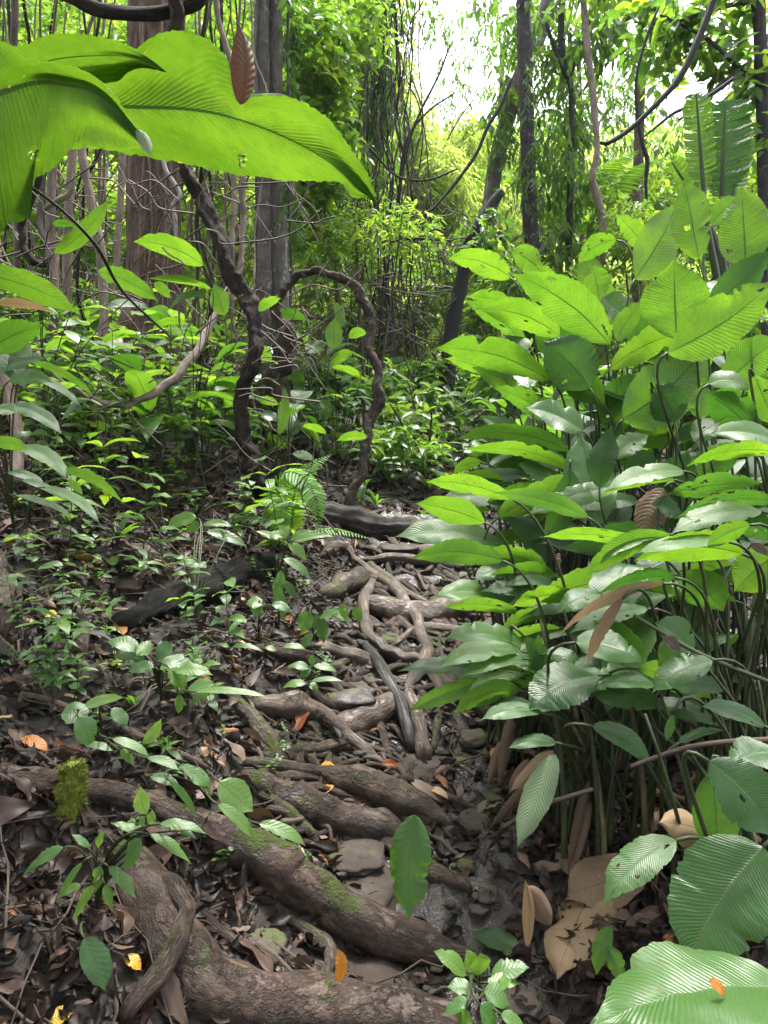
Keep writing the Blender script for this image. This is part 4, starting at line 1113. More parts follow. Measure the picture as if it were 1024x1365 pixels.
mb.build('leaf', M['overhang'], op)
mb = MB()
pix_leaf(mb, (320, 140), (317, 28), 32, 0.735, 0.0, 7, 15, tone=0.42, seed=3, curl=.7, fold=0.25, nicks=0, crump=.06)
mb.build('dead_tip', M['russet'], op)
mb = MB()
pix_leaf(mb, (182, 172), (200, 208), 16, 0.615, 0.0, 3, 15, tone=0.9, seed=4, curl=0.4, nicks=1)
mb.build('curled_tip', M['pale'], op)
mb = MB()
pix_leaf(mb, (326, 132), (388, 129), 9, 0.80, 0.0, 2, 40, tone=0.8, seed=5, curl=0.3)
mb.build('curled_tip', M['pale'], op)
for k, (tu, tv, td) in enumerate([(-60, 150, .92), (-80, 160, .70), (-60, 122, .84)]):
    mb = MB(); e = at(tu, tv, td)
    tube(mb, bez(e, e + np.array([-0.12, 0.0, -0.05]), at(-260 - 30 * k, 900, 0.85), 16), np.linspace(0.004, 0.007, 16), 8)
    mb.build('stalk', M['petiole'], op)
mb = MB(); pix_tube(mb, [(38, 246, .9, 2), (88, 285, .95, 2.2), (130, 330, 1.0, 2.4), (165, 390, 1.1, 2.0), (228, 450, 1.3, 1.5)], seg=8)
tag(mb.build('stem', M['petiole']), 'thin dark green stem slanting down from the overhanging leaves', 'stem')

# ---------------------------------------------------------------- plants on the left, leaf by leaf


def herb(name, label, cat, ground, leaves, mat, group=None, stalk_r=0.003, stalk_mat='petiole', base_d=None, **kw):
    """A plant whose leaves are each given by their photo pixels: (B, T, w, d, dd, bow, roll, tone)."""
    g = np.asarray(ground, float)
    o = empty(name, g, label, cat, group)
    for j, (B, T, w, d, dd, bow, roll, tone) in enumerate(leaves):
        mb = MB()
        b, tg = pix_leaf(mb, B, T, w, d, dd, bow, roll, tone=tone, seed=int(B[0] + 3 * T[1] + j), **{**dict(nicks=2, K=18, nu=3), **kw})
        lf = mb.build('leaf', M[mat], o)
        if stalk_r:
            sb = MB(); h = max(0.02, b[2] - g[2])
            tube(sb, bez3(b, b - tg * min(.06, h * .3), g + np.array([0, 0, h * .55]), g - np.array([0, 0, .02]), 12), np.linspace(stalk_r * .7, stalk_r, 12), 6)
            sb.build('stalk', M[stalk_mat], lf)
    return o


herb('broad_leaf_plant', 'bright single-stem plant with arching paddle leaves before the red-barked trunk', 'plant', gr(258, 640), [
    ((272, 354), (177, 322), 30, 3.6, 0, 9, -35, .97), ((282, 385), (196, 372), 11, 3.6, 0, 6, -55, .8), ((276, 395), (226, 412), 9, 3.6, 0, 10, 45, .8),
    ((250, 432), (202, 440), 10, 3.7, 0, 8, -50, .85), ((300, 420), (285, 378), 26, 3.7, 0, 0, -20, .85), ((345, 415), (375, 398), 14, 3.8, 0, 4, -45, .8)], 'broad')
herb('broad_leaf_plant', 'plant with one long glowing leaf reaching in from the left edge below the overhang', 'plant', onground(-1.1, 1.5), [
    ((-30, 365), (108, 420), 36, 1.5, 0, 10, -40, .85), ((-20, 470), (58, 432), 40, 1.8, 0, 4, -20, .6), ((-10, 440), (45, 478), 34, 1.9, 0, 0, 30, .5)], 'broad')
herb('broad_leaf_plant', 'plant with a browned dangling leaf at the left edge', 'plant', onground(-1.35, 1.9), [
    ((-10, 404), (72, 415), 12, 1.7, 0, 4, -40, .9)], 'dry')
herb('broad_leaf_plant', 'plant with one curved leaf glowing in front of grey stems', 'plant', gr(60, 590), [
    ((72, 338), (146, 264), 24, 2.6, 0, -8, -25, .95), ((70, 300), (102, 300), 10, 2.6, 0, 2, -50, .5), ((130, 362), (212, 402), 26, 2.7, 0, 6, -30, .8), ((205, 378), (228, 398), 14, 2.7, 0, 2, -30, .8)], 'broad')
herb('strap_leaf_plant', 'dark glossy plant with long drooping strap leaves at the left edge', 'plant', gr(20, 720), [
    ((8, 540), (83, 580), 20, 2.1, -.05, 10, 40, .5), ((12, 508), (70, 510), 20, 2.1, 0, 7, 35, .6), ((-8, 545), (24, 552), 18, 1.9, 0, 3, 50, .9),
    ((18, 595), (90, 640), 22, 2.0, -.05, 12, 42, .9), ((-10, 592), (38, 600), 18, 1.9, 0, 5, -30, .6), ((-10, 500), (60, 480), 18, 2.2, 0, 8, 50, .3),
    ((30, 498), (110, 545), 11, 2.3, 0, 9, 40, .4), ((40, 482), (126, 530), 10, 2.4, 0, 8, -40, .5), ((-10, 470), (36, 520), 24, 2.2, 0, 5, 30, .2)], 'ribbed')
herb('strap_leaf_plant', 'low plant with long narrow leaves splayed over the leaf litter of the bank', 'plant', gr(40, 700), [
    ((28, 640), (86, 668), 10, 2.4, 0, 6, 40, .5), ((60, 650), (133, 698), 14, 2.3, -.1, 10, 45, .9), ((80, 625), (165, 672), 13, 2.5, 0, 10, -30, .6),
    ((20, 660), (100, 690), 9, 2.4, 0, 5, 45, .4), ((90, 640), (110, 660), 10, 2.4, 0, 2, -20, .8), ((10, 630), (62, 650), 12, 2.5, 0, 6, 40, .5)], 'ribbed')

# fern
def frond(mb, pts, n=34, L=0.10, ratio=0.2, tone=0.7, seed=0, droop=0.25, up=(0, -0.3, 1)):
    P = spline(np.array([at(*q) for q in pts]), 12)
    s = np.concatenate([[0], np.cumsum(np.linalg.norm(np.diff(P, axis=0), axis=1))])
    q = np.linspace(0.10, 1, n) * s[-1]
    B = np.stack([np.interp(q, s, P[:, k]) for k in range(3)], -1)
    T = nrm(np.stack([np.interp(q, s, np.gradient(P[:, k])) for k in range(3)], -1))
    rng = np.random.default_rng(seed)
    upv = nrm(np.asarray(up, float))
    S = nrm(np.cross(T, np.broadcast_to(upv, T.shape))); Nn = np.cross(S, T)
    tt = q / s[-1]
    ln = L * np.clip(np.sin(PI * np.clip(tt, 0, 1) ** 0.75) + 0.08, 0.1, 1)
    for sd in (1, -1):
        dv = S * sd + T * 0.45 + rng.normal(0, .06, B.shape)
        leaf6(mb, B, dv, Nn + rng.normal(0, .1, B.shape), ln, ln * ratio + 0.004, np.clip(tone + rng.normal(0, .1, n), 0, 1), fold=0.15, droop=droop)
    tube(mb, P, np.linspace(0.003, 0.001, len(P)), 6, tone=0.2)


fern = empty('fern', gr(388, 730), 'bright green fern with combed drooping fronds between the dark vine and the steps', 'fern')
dF = depth(388, 730) - .05
for j, (pts, n, L, tn) in enumerate([
    ([(388, 728, dF), (378, 680, dF), (395, 640, dF + .05), (418, 618, dF + .1), (440, 606, dF + .15)], 34, .17, .85),
    ([(388, 728, dF), (370, 660, dF - .05), (380, 630, dF - .1), (410, 640, dF - .15), (432, 690, dF - .2)], 36, .15, .6),
    ([(388, 728, dF), (392, 660, dF - .05), (400, 640, dF - .1), (420, 660, dF - .2), (425, 705, dF - .25)], 36, .14, .7),
    ([(386, 728, dF), (360, 680, dF - .05), (358, 665, dF - .1), (372, 672, dF - .2), (380, 712, dF - .25)], 32, .12, .45),
    ([(390, 728, dF), (410, 712, dF - .1), (445, 706, dF - .1), (495, 718, dF - .1)], 26, .07, .95),
    ([(388, 728, dF), (365, 700, dF - .1), (330, 690, dF - .1), (300, 700, dF - .1)], 26, .08, .4)]):
    mb = MB(); frond(mb, pts, n, L * .72, 0.2, tn, j); mb.build('frond', M['fern'], fern)

# leafy plants low on the left, close to the camera
herb('leafy_seedling', 'plant with jagged glossy pinnate leaves beside the massive root at the lower left', 'plant', gr(130, 1215), [
    ((85, 1130), (33, 1166), 15, 1.55, 0, 5, 40, .6), ((110, 1150), (78, 1200), 9, 1.5, 0, 3, 35, .6), ((125, 1180), (98, 1228), 13, 1.45, 0, 2, 30, .8), ((108, 1180), (76, 1198), 10, 1.5, 0, 3, 40, .9),
    ((135, 1155), (128, 1190), 15, 1.5, 0, 2, 40, .8), ((145, 1155), (182, 1198), 17, 1.5, 0, 3, 35, .6), ((140, 1180), (150, 1212), 14, 1.48, 0, 0, 35, .9), ((118, 1130), (95, 1112), 10, 1.55, 0, 2, 40, .5), ((130, 1130), (140, 1108), 10, 1.55, 0, 2, 30, .7),
    ((188, 1118), (168, 1162), 20, 1.45, 0, 3, 35, .5), ((186, 1112), (148, 1098), 12, 1.5, 0, 4, 45, .8), ((200, 1112), (255, 1152), 14, 1.45, 0, 5, 40, .8), ((212, 1098), (276, 1112), 13, 1.45, 0, 6, 42, .6), ((238, 1108), (262, 1118), 8, 1.45, 0, 2, 42, .4),
    ((198, 1098), (206, 1082), 14, 1.45, 0, 0, 30, .7), ((190, 1100), (188, 1090), 10, 1.5, 0, 0, 30, .5), ((195, 1085), (188, 1048), 22, 1.48, 0, -3, 25, 1.0)], 'seed', fold=.1, nicks=5, wav=.05, prof=prof_lance)
herb('leafy_seedling', 'cluster of broad glaucous leaves sprouting in the middle of the left bank', 'plant', gr(215, 935), [
    ((185, 868), (142, 856), 20, 2.2, 0, 5, 45, .5), ((192, 880), (150, 876), 16, 2.2, 0, 4, 48, .3), ((200, 872), (180, 862), 22, 2.2, 0, 3, 45, .7), ((215, 882), (262, 902), 26, 2.15, 0, 6, 42, .5), ((225, 890), (245, 925), 20, 2.1, 0, 3, 35, .8),
    ((210, 880), (232, 862), 24, 2.2, 0, 3, 45, .4), ((232, 895), (284, 900), 16, 2.1, 0, 5, 45, .9), ((250, 922), (288, 912), 18, 2.05, 0, 3, 45, .7), ((240, 925), (238, 952), 12, 2.05, 0, 0, 25, .5), ((262, 922), (360, 930), 9, 2.0, 0, 5, 48, .9), ((205, 890), (170, 896), 16, 2.15, 0, 4, 45, .2)], 'seed', prof=prof_broad)
herb('leafy_seedling', 'drooping plant with holed rounded leaves low on the left bank', 'plant', gr(140, 1010), [
    ((82, 952), (116, 962), 30, 1.85, 0, 6, 40, .3), ((104, 955), (120, 995), 30, 1.8, 0, 3, 25, .4), ((108, 945), (165, 930), 14, 1.9, 0, 4, 45, .9), ((148, 945), (170, 968), 18, 1.85, 0, 2, 40, .3), ((150, 985), (200, 1010), 12, 1.75, 0, 5, 45, .8), ((112, 992), (152, 1002), 10, 1.8, 0, 3, 45, .6),
    ((160, 1000), (178, 1020), 12, 1.75, 0, 2, 35, .8), ((190, 990), (215, 958), 16, 1.8, 0, -4, 25, .95), ((196, 1010), (250, 1030), 12, 1.7, 0, 4, 40, .6)], 'seed', prof=prof_broad)
herb('leafy_seedling', 'low plant with pale lobed leaves and one yellowed blade behind the gnarled root', 'plant', gr(280, 1075), [
    ((240, 1020), (282, 1062), 16, 1.7, 0, 6, 35, .6), ((252, 1028), (278, 1050), 20, 1.7, 0, 3, 40, .7), ((292, 1042), (338, 1082), 40, 1.7, 0, 0, 20, .95), ((290, 1072), (342, 1124), 16, 1.6, 0, 6, 35, .8), ((345, 1098), (408, 1128), 17, 1.6, 0, 6, 35, .85), ((200, 1035), (240, 1048), 14, 1.75, 0, 3, 35, .3), ((225, 1040), (262, 1090), 10, 1.7, 0, 4, 35, .5)], 'seed')
herb('leafy_seedling', 'single dark oval leaf hanging beside the yellow leaf at the lower left', 'plant', gr(120, 1250), [((112, 1250), (140, 1322), 36, 1.38, -.03, 4, 12, .15)], 'seed')
herb('leafy_seedling', 'small bright plant of notched rounded leaves at the bottom centre', 'plant', gr(640, 1335), [
    ((622, 1300), (578, 1268), 22, 1.3, 0, 4, 40, .9), ((632, 1295), (622, 1266), 20, 1.3, 0, 0, 35, .95), ((640, 1300), (640, 1270), 26, 1.3, 0, 0, 35, .7), ((655, 1300), (706, 1290), 24, 1.3, 0, 4, 42, .6), ((650, 1310), (692, 1312), 18, 1.28, 0, 3, 40, .9), ((630, 1320), (596, 1316), 20, 1.26, 0, 3, 42, .5), ((645, 1322), (680, 1340), 26, 1.25, 0, 3, 35, .6), ((628, 1335), (592, 1352), 18, 1.22, 0, 3, 42, .5), ((640, 1340), (660, 1372), 26, 1.2, 0, 2, 35, .5), ((622, 1345), (618, 1375), 22, 1.2, 0, 0, 35, .6), ((660, 1318), (682, 1305), 14, 1.27, 0, 0, 40, 1.0), ((668, 1352), (700, 1372), 18, 1.2, 0, 2, 40, .7)], 'seed', prof=prof_broad, nicks=4)
# slim seedlings in front of the steps
herb('slim_seedling', 'slim seedling with glossy pale leaves fanned above the steps beside the fern', 'plant', gr(372, 835), [
    ((382, 718), (352, 716), 13, 3.0, 0, 4, 45, .8), ((384, 714), (372, 700), 16, 3.0, 0, 0, 30, .9), ((388, 720), (416, 708), 9, 3.0, 0, 3, 45, .7), ((392, 722), (445, 715), 9, 2.95, 0, 4, 45, .8), ((384, 725), (408, 748), 14, 2.95, 0, 3, 30, .97), ((378, 745), (415, 772), 12, 2.9, 0, 4, 40, .6), ((376, 760), (366, 805), 16, 2.9, 0, 0, 20, .4), ((378, 775), (395, 800), 12, 2.9, 0, 2, 30, .3), ((372, 722), (340, 708), 9, 3.0, 0, 3, 40, .95), ((370, 780), (380, 830), 13, 2.85, 0, 0, 20, .5)], 'seed', prof=prof_lance)
herb('slim_seedling', 'low seedling with folded dark leaves beside the mossy root hump', 'plant', gr(418, 858), [
    ((412, 815), (402, 845), 24, 2.8, 0, 0, 20, .3), ((420, 820), (432, 858), 20, 2.8, 0, 2, 20, .2), ((426, 825), (462, 812), 9, 2.8, 0, 3, 40, .7), ((440, 820), (470, 832), 8, 2.8, 0, 3, 40, .8), ((418, 845), (400, 868), 12, 2.75, 0, 2, 35, .5), ((455, 805), (462, 828), 12, 2.8, 0, 0, 25, .8), ((472, 808), (482, 830), 14, 2.8, 0, 0, 25, .7)], 'seed', prof=prof_lance)
herb('slim_seedling', 'seedling with a star of pale leaves over the brown level root', 'plant', gr(405, 935), [
    ((412, 892), (382, 890), 11, 2.45, 0, 4, 45, .5), ((415, 890), (400, 905), 14, 2.45, 0, 2, 40, .4), ((418, 888), (450, 896), 10, 2.45, 0, 3, 45, .8), ((415, 886), (418, 872), 10, 2.5, 0, 0, 40, .5), ((408, 912), (376, 918), 10, 2.4, 0, 4, 45, .7), ((412, 912), (425, 920), 10, 2.4, 0, 1, 40, .8), ((415, 908), (458, 908), 7, 2.4, 0, 3, 48, .6)], 'seed', prof=prof_lance)
herb('slim_seedling', 'seedling with two broad pale leaves in front of the rotten log end', 'plant', gr(345, 850), [
    ((350, 806), (328, 806), 16, 2.75, 0, 3, 45, .7), ((345, 804), (340, 822), 18, 2.75, 0, 0, 30, .6), ((362, 806), (388, 818), 12, 2.75, 0, 4, 42, .5), ((378, 862), (408, 866), 8, 2.6, 0, 3, 45, .9), ((368, 868), (352, 864), 7, 2.6, 0, 2, 45, .7)], 'seed')
herb('slim_seedling', 'small seedling with paired round leaves on the dark bank at far left', 'plant', gr(60, 870), [
    ((62, 838), (42, 832), 9, 2.5, 0, 2, 45, .5), ((64, 836), (82, 832), 9, 2.5, 0, 2, 45, .6), ((58, 842), (46, 850), 12, 2.5, 0, 1, 40, .4), ((66, 842), (92, 850), 9, 2.5, 0, 2, 45, .7), ((72, 870), (70, 878), 7, 2.4, 0, 0, 40, .8), ((48, 850), (52, 862), 16, 2.45, 0, 0, 25, .4), ((30, 832), (10, 830), 7, 2.5, 0, 2, 45, .6), ((48, 872), (72, 880), 8, 2.4, 0, 2, 45, .8)], 'seed')
herb('slim_seedling', 'tall thin seedling with drooping leaves beside the rotten log', 'plant', gr(262, 830), [
    ((262, 690), (222, 704), 18, 3.3, 0, 4, 40, .8), ((264, 694), (252, 712), 12, 3.3, 0, 0, 30, .4), ((270, 700), (310, 702), 10, 3.3, 0, 4, 45, .7), ((275, 708), (330, 730), 14, 3.2, 0, 4, 40, .5), ((262, 752), (235, 752), 9, 3.0, 0, 3, 45, .8), ((266, 750), (276, 756), 9, 3.0, 0, 0, 40, .6), ((300, 710), (288, 720), 12, 3.2, 0, 1, 40, .3)], 'seed', stalk_mat='petiole')
herb('slim_seedling', 'seedling with bright yellow-green blades on the litter in mid-bank', 'plant', gr(160, 770), [
    ((158, 748), (144, 750), 12, 3.0, 0, 1, 30, 1.0), ((165, 746), (182, 744), 6, 3.0, 0, 2, 45, .9), ((170, 758), (200, 758), 7, 3.0, 0, 2, 45, .7), ((150, 770), (120, 766), 6, 2.9, 0, 2, 45, .4)], 'seed')
# ---------------------------------------------------------------- trees, lianas, background
def woody(name, label, cat, pts, mat, group=None, parent=None, **k):
    mb = MB(); k.setdefault('amp', 0.12)
    jit = k.pop('jit', 0)
    if jit:
        rng = np.random.default_rng(int(pts[0][0] + 7 * pts[-1][1]) % 9999)
        Q = []
        for a, b in zip(pts[:-1], pts[1:]):
            Q.append(a); r_ = (a[3] + b[3]) / 2
            Q.append(((a[0] + b[0]) / 2 + rng.normal(0, jit) * r_, (a[1] + b[1]) / 2, (a[2] + b[2]) / 2, r_ * (1 + rng.uniform(-jit, jit) * .4)))
        pts = Q + [pts[-1]]
    pix_tube(mb, pts, **k)
    o = mb.build(name, M[mat], parent)
    return tag(o, label, cat, group) if parent is None else o


def blob(mb, u, v, d, ru, rv, n, L=0.12, **k):
    m = d / F
    spray(mb, at(u, v, d), np.array([ru * m, max(0.3, min(ru, rv) * m), rv * m]), n, L, **k)


def tree(name, label, trunk, bark, blobs=(), branches=(), leaf='crown', L=0.12, group=None, cat='tree', extra=None, lk=None, **k):
    u, v, d, r = trunk[-1]
    o = empty(name, at(u, v, d), label, cat, group)
    woody('trunk', None, None, trunk, bark, parent=o, **k)
    for b in branches:
        woody('branch', None, None, b, bark, parent=o, seg=8, amp=0.08)
    if blobs:
        mb = MB()
        lk = {**dict(ratio=(.34, .40, .46, .52)[len(label) % 4]), **(lk or {})}
        for q in blobs: blob(mb, *q[:6], L=(q[6] if len(q) > 6 else L), **(lk or {}))
        mb.build('crown', M[leaf], o)
    return o


t1 = tree('tree', 'stout tree with stringy red-brown bark behind the left vines',
     [(205, -80, 6.6, 33), (206, 120, 6.6, 33), (206, 300, 6.6, 35), (206, 420, 6.6, 40), (206, 490, 6.6, 50), (206, 540, 6.6, 66)], 'redbark', seg=64, amp=0.07, freq=9, lobes=9, lamp=0.02,
     blobs=[(60, 10, 7.3, 120, 70, 650), (290, 10, 7.4, 80, 60, 420)], L=0.13)
for k in range(7):
    rr = np.random.default_rng(k)
    x0 = 178 + k * 9.2
    mb = MB(); pix_tube(mb, [(x0 + rr.uniform(-6, 6), -60, 6.25, 1.0), (x0 + rr.uniform(-5, 5), 150, 6.25, 1.1), (x0 + rr.uniform(-5, 5), 330, 6.22, 1.0), (x0 + rr.uniform(-12, 12), 520, 6.1, 1.2)], seg=6, n=10, wob=0.03)
    mb.build('aerial_root', M['paleliana' if k % 3 else 'twig'], t1)

t2 = tree('tree', 'twin-stemmed grey tree rising straight behind the arching vine',
     [(348, -80, 6, 10), (350, 150, 6, 10.5), (352, 330, 6, 11), (356, 450, 6, 13), (354, 560, 6, 22)], 'greybark', seg=18, amp=0.07,
     blobs=[(420, 60, 6.5, 55, 90, 900), (425, 190, 6.7, 60, 90, 1000), (450, 20, 7.0, 80, 70, 700), (415, 300, 7.0, 50, 60, 600)], L=0.11, lk=dict(hang=0.15, tone=(0.15, 0.9), ratio=.46, droop=.2))
woody('trunk', None, None, [(366, -80, 6.05, 9), (369, 180, 6.05, 9.5), (373, 330, 6.02, 11), (380, 450, 6, 14), (392, 560, 6, 20)], 'greybark', parent=t2, seg=18, amp=0.07)
for k, (x0, x1) in enumerate([(362, 366), (343, 338), (382, 392)]):
    woody('aerial_root', None, None, [(x0, -60, 5.9, 1.6), (x0 + 2, 200, 5.9, 1.8), (x1, 520, 5.85, 2)], 'darkbark', parent=t2, seg=6, wob=0.02)
mb = MB()
for q in [(388, 40, 6.1, 10, 60, 160), (392, 140, 6.1, 12, 70, 200), (388, 260, 6.1, 10, 60, 130)]: blob(mb, *q, L=0.09, hang=0.6, tone=(0.0, 0.4))
mb.build('ivy', M['crown'], t2)

# lianas and vines, each followed along its course
dv = depth(352, 668)
woody('liana', 'thick dark twisted liana rising from the bank beside the fern to the top left', 'vine',
      [(233, -30, 4.3, 7.7), (238, 20, 4.3, 8.6), (246, 90, 4.3, 8.6), (243, 160, 4.25, 7.7), (246, 222, 4.2, 7.7), (268, 262, 4.2, 8.6), (288, 308, 4.15, 9.5), (302, 352, 4.1, 9.9), (326, 392, 4.1, 10.8), (338, 425, 4.05, 9.5), (341, 465, 4.0, 9.5), (336, 492, 4.0, 10.3), (325, 520, 4.0, 9.5), (321, 555, 4.0, 9.5), (325, 592, 4.0, 9.9), (333, 625, 4.0, 9.5), (347, 655, dv, 11.2), (360, 685, dv, 12.9)], 'vinebark', jit=.42, seg=28, amp=0.15, freq=36, lobes=3, lamp=0.2, twist=11)
woody('liana', 'dark horizontal liana sagging across the top left corner', 'vine', [(60, -20, 4.5, 7), (100, -2, 4.5, 8), (130, 13, 4.5, 9), (165, 18, 4.45, 9.5), (205, 18, 4.4, 9), (238, 12, 4.4, 9), (262, 4, 4.4, 9), (272, -20, 4.4, 9)], 'vinebark', seg=18, amp=0.12, lobes=3, lamp=0.08, twist=8)
woody('liana', 'rough arching liana looping up from the dark base and down to the steps', 'vine',
      [(372, 545, 5.5, 11.1), (366, 500, 5.4, 10.5), (380, 472, 5.35, 10.5), (386, 450, 5.3, 9.1), (372, 428, 5.3, 7.6), (366, 405, 5.25, 7.0), (380, 384, 5.2, 6.3), (398, 366, 5.15, 6.0), (422, 360, 5.1, 5.6), (452, 370, 5.1, 5.6), (478, 386, 5.1, 6.0), (490, 410, 5.1, 6.3), (494, 445, 5.1, 6.3), (499, 480, 5.05, 6.3), (502, 515, 5.0, 6.3), (498, 550, 5.0, 6.3), (491, 580, 4.95, 6.3), (484, 615, 4.9, 6.6), (472, 650, 4.85, 6.3), (466, 690, 4.8, 7.0)], 'vinerough', jit=.5, seg=28, amp=0.13, freq=46, lobes=2, lamp=.12, twist=7)
woody('liana', 'pale liana hanging down then sweeping low across to the left', 'vine', [(325, 235, 4.45, 3.5), (325, 290, 4.45, 3.9), (322, 340, 4.42, 3.9), (318, 365, 4.4, 4.3), (300, 395, 4.3, 4.7), (282, 430, 4.2, 5.1), (262, 470, 4.05, 5.5), (235, 503, 3.9, 5.5), (205, 525, 3.8, 5.1), (170, 540, 3.75, 4.7), (140, 538, 3.7, 4.7), (110, 525, 3.7, 4.3), (80, 508, 3.7, 3.9), (50, 470, 3.75, 3.1)], 'paleliana', jit=.25, seg=16, amp=0.18, freq=20)
woody('liana', 'white crooked vine dangling in front of the red-barked trunk', 'vine', [(216, 205, 6.0, 2.5), (222, 228, 6.0, 3), (236, 250, 6.0, 3), (240, 262, 6.0, 3), (231, 272, 6.0, 3), (234, 295, 6.0, 2.6), (235, 320, 6.0, 2)], 'whitevine', seg=10)
woody('liana', 'dark kinked vine doubling back on itself at the far left', 'vine', [(56, 190, 4.2, 5), (52, 235, 4.2, 5), (44, 262, 4.2, 4), (28, 300, 4.2, 4.5), (30, 328, 4.2, 5), (44, 348, 4.2, 5.5), (58, 352, 4.2, 5), (64, 330, 4.3, 4), (52, 296, 4.4, 4), (58, 240, 4.5, 3.5), (66, 170, 4.6, 3)], 'vinebark', jit=.3, seg=12, amp=0.15)
woody('branch', 'grey forked branch lying slantwise between the left stems', 'branch', [(58, 280, 4.5, 3), (75, 268, 4.5, 4), (92, 258, 4.5, 4), (98, 240, 4.5, 3)], 'paleliana', seg=8)
stems = [
    ('straight brown stem at the far left under the overhanging leaf', [(72, 150, 5, 6), (72, 230, 5, 6), (70, 300, 5, 6), (72, 420, 5, 6), (70, 600, 5, 7)], 'paleliana'),
    ('brown stem standing second from the left edge', [(96, 150, 5.2, 6), (96, 220, 5.2, 6), (93, 300, 5.2, 6), (88, 420, 5.2, 6), (84, 560, 5.2, 7)], 'paleliana'),
    ('crooked pale stem bending right below the overhanging leaf', [(104, 150, 4.8, 5), (110, 215, 4.8, 6), (118, 255, 4.8, 6), (128, 300, 4.8, 6.5), (136, 340, 4.8, 6.5), (138, 390, 4.8, 6), (134, 460, 4.8, 6), (128, 560, 4.8, 7)], 'paleliana'),
    ('slim pale stem left of the red-barked trunk', [(166, 150, 5.5, 4), (162, 220, 5.5, 4.5), (157, 290, 5.5, 4.5), (154, 360, 5.5, 4), (146, 430, 5.5, 4), (140, 560, 5.5, 4)], 'paleliana'),
    ('pale stem slanting down to the left at the foot of the red-barked trunk', [(178, 380, 5.3, 5), (165, 420, 5.3, 5.5), (150, 450, 5.3, 5.5), (135, 490, 5.3, 6), (118, 540, 5.3, 6)], 'paleliana'),
    ('reddish dead stem leaning at the left edge', [(-10, 470, 3.4, 9), (10, 520, 3.4, 9), (24, 580, 3.3, 9), (22, 640, 3.2, 10)], 'paleliana'),
    ('pale stem crossing in front of the sky at the top beside the overhanging leaf', [(285, -20, 5.5, 4), (292, 20, 5.5, 4), (302, 60, 5.5, 4), (310, 110, 5.5, 4), (312, 240, 5.5, 4), (308, 420, 5.5, 4)], 'paleliana'),
    ('straight brown pole stem at the top left corner', [(20, -20, 6, 5), (20, 60, 6, 5), (22, 200, 6, 5), (24, 520, 6, 5)], 'twig'),
]
for lab, pts, m in stems: woody('stem', lab, 'stem', pts, m, seg=12, wob=0.015)

rv = np.random.default_rng(77)
for k in range(34):                                     # thin hanging vines of the left thicket
    u0 = rv.uniform(-10, 345); u0 = u0 - 100 if 165 < u0 < 250 and k % 4 else u0; d = rv.uniform(5, 7.5); r = rv.uniform(0.9, 2.3)
    pts = [(u0 + rv.normal(0, 10), v, d + rv.normal(0, .05), r) for v in (-30, 90, 190, 290, 390, 480, 570)]
    woody('hanging_vine', 'thin bare vine hanging among many in the thicket of the left side', 'vine', pts, ('twig', 'paleliana', 'vinebark')[k % 3], 'thin vines of the left thicket', seg=6, n=7, wob=0.05, amp=0)
for k in range(34):                                     # thin vines in the middle
    u0 = rv.uniform(470, 560); d = rv.uniform(7, 9); r = rv.uniform(0.5, 1.2)
    sl = rv.normal(0, 14)
    pts = [(u0 + rv.normal(0, 9) + sl * (v / 250), v, d, r) for v in (-30, 80, 170, 260, 350, 440, 500)]
    woody('hanging_vine', 'thin brown vine hanging among many in the middle thicket', 'vine', pts, ('twig', 'darkbark', 'vinebark')[k % 3], 'thin vines of the middle thicket', seg=6, n=7, wob=0.07, amp=0)
mb = MB()                                               # tangle of dead twigs behind the arch
for k in range(170):
    u0, v0 = rv.uniform(395, 610), rv.uniform(270, 500)
    a = rv.uniform(0, PI); ln = rv.uniform(30, 110); d = rv.uniform(7, 9.5)
    pts = [(u0 + math.cos(a) * ln * q + rv.normal(0, 7), v0 + math.sin(a) * ln * q + rv.normal(0, 7), d, 0.4 + 0.5 * rv.random()) for q in (-.5, -.2, .1, .5)]
    pix_tube(mb, pts, seg=4, n=5)
tag(mb.build('twig_tangle', M['twig']), 'tangle of brown twigs behind the arching liana', 'twigs', kind='stuff')
mb = MB()
for k in range(380):
    u0, v0 = rv.uniform(-20, 430), rv.uniform(220, 690)
    a = rv.uniform(0, PI); ln = rv.uniform(30, 120); d = min(rv.uniform(3.4, 7), depth(u0, v0) - .05)
    pts = [(u0 + math.cos(a) * ln * q + rv.normal(0, 7), v0 + math.sin(a) * ln * q + rv.normal(0, 7), d, 0.5 + 0.9 * rv.random()) for q in (-.5, -.2, .1, .5)]
    pix_tube(mb, pts, seg=4, n=5)
tag(mb.build('twig_tangle', M['twig']), 'tangle of dry twigs among the stems of the left thicket', 'twigs', kind='stuff')

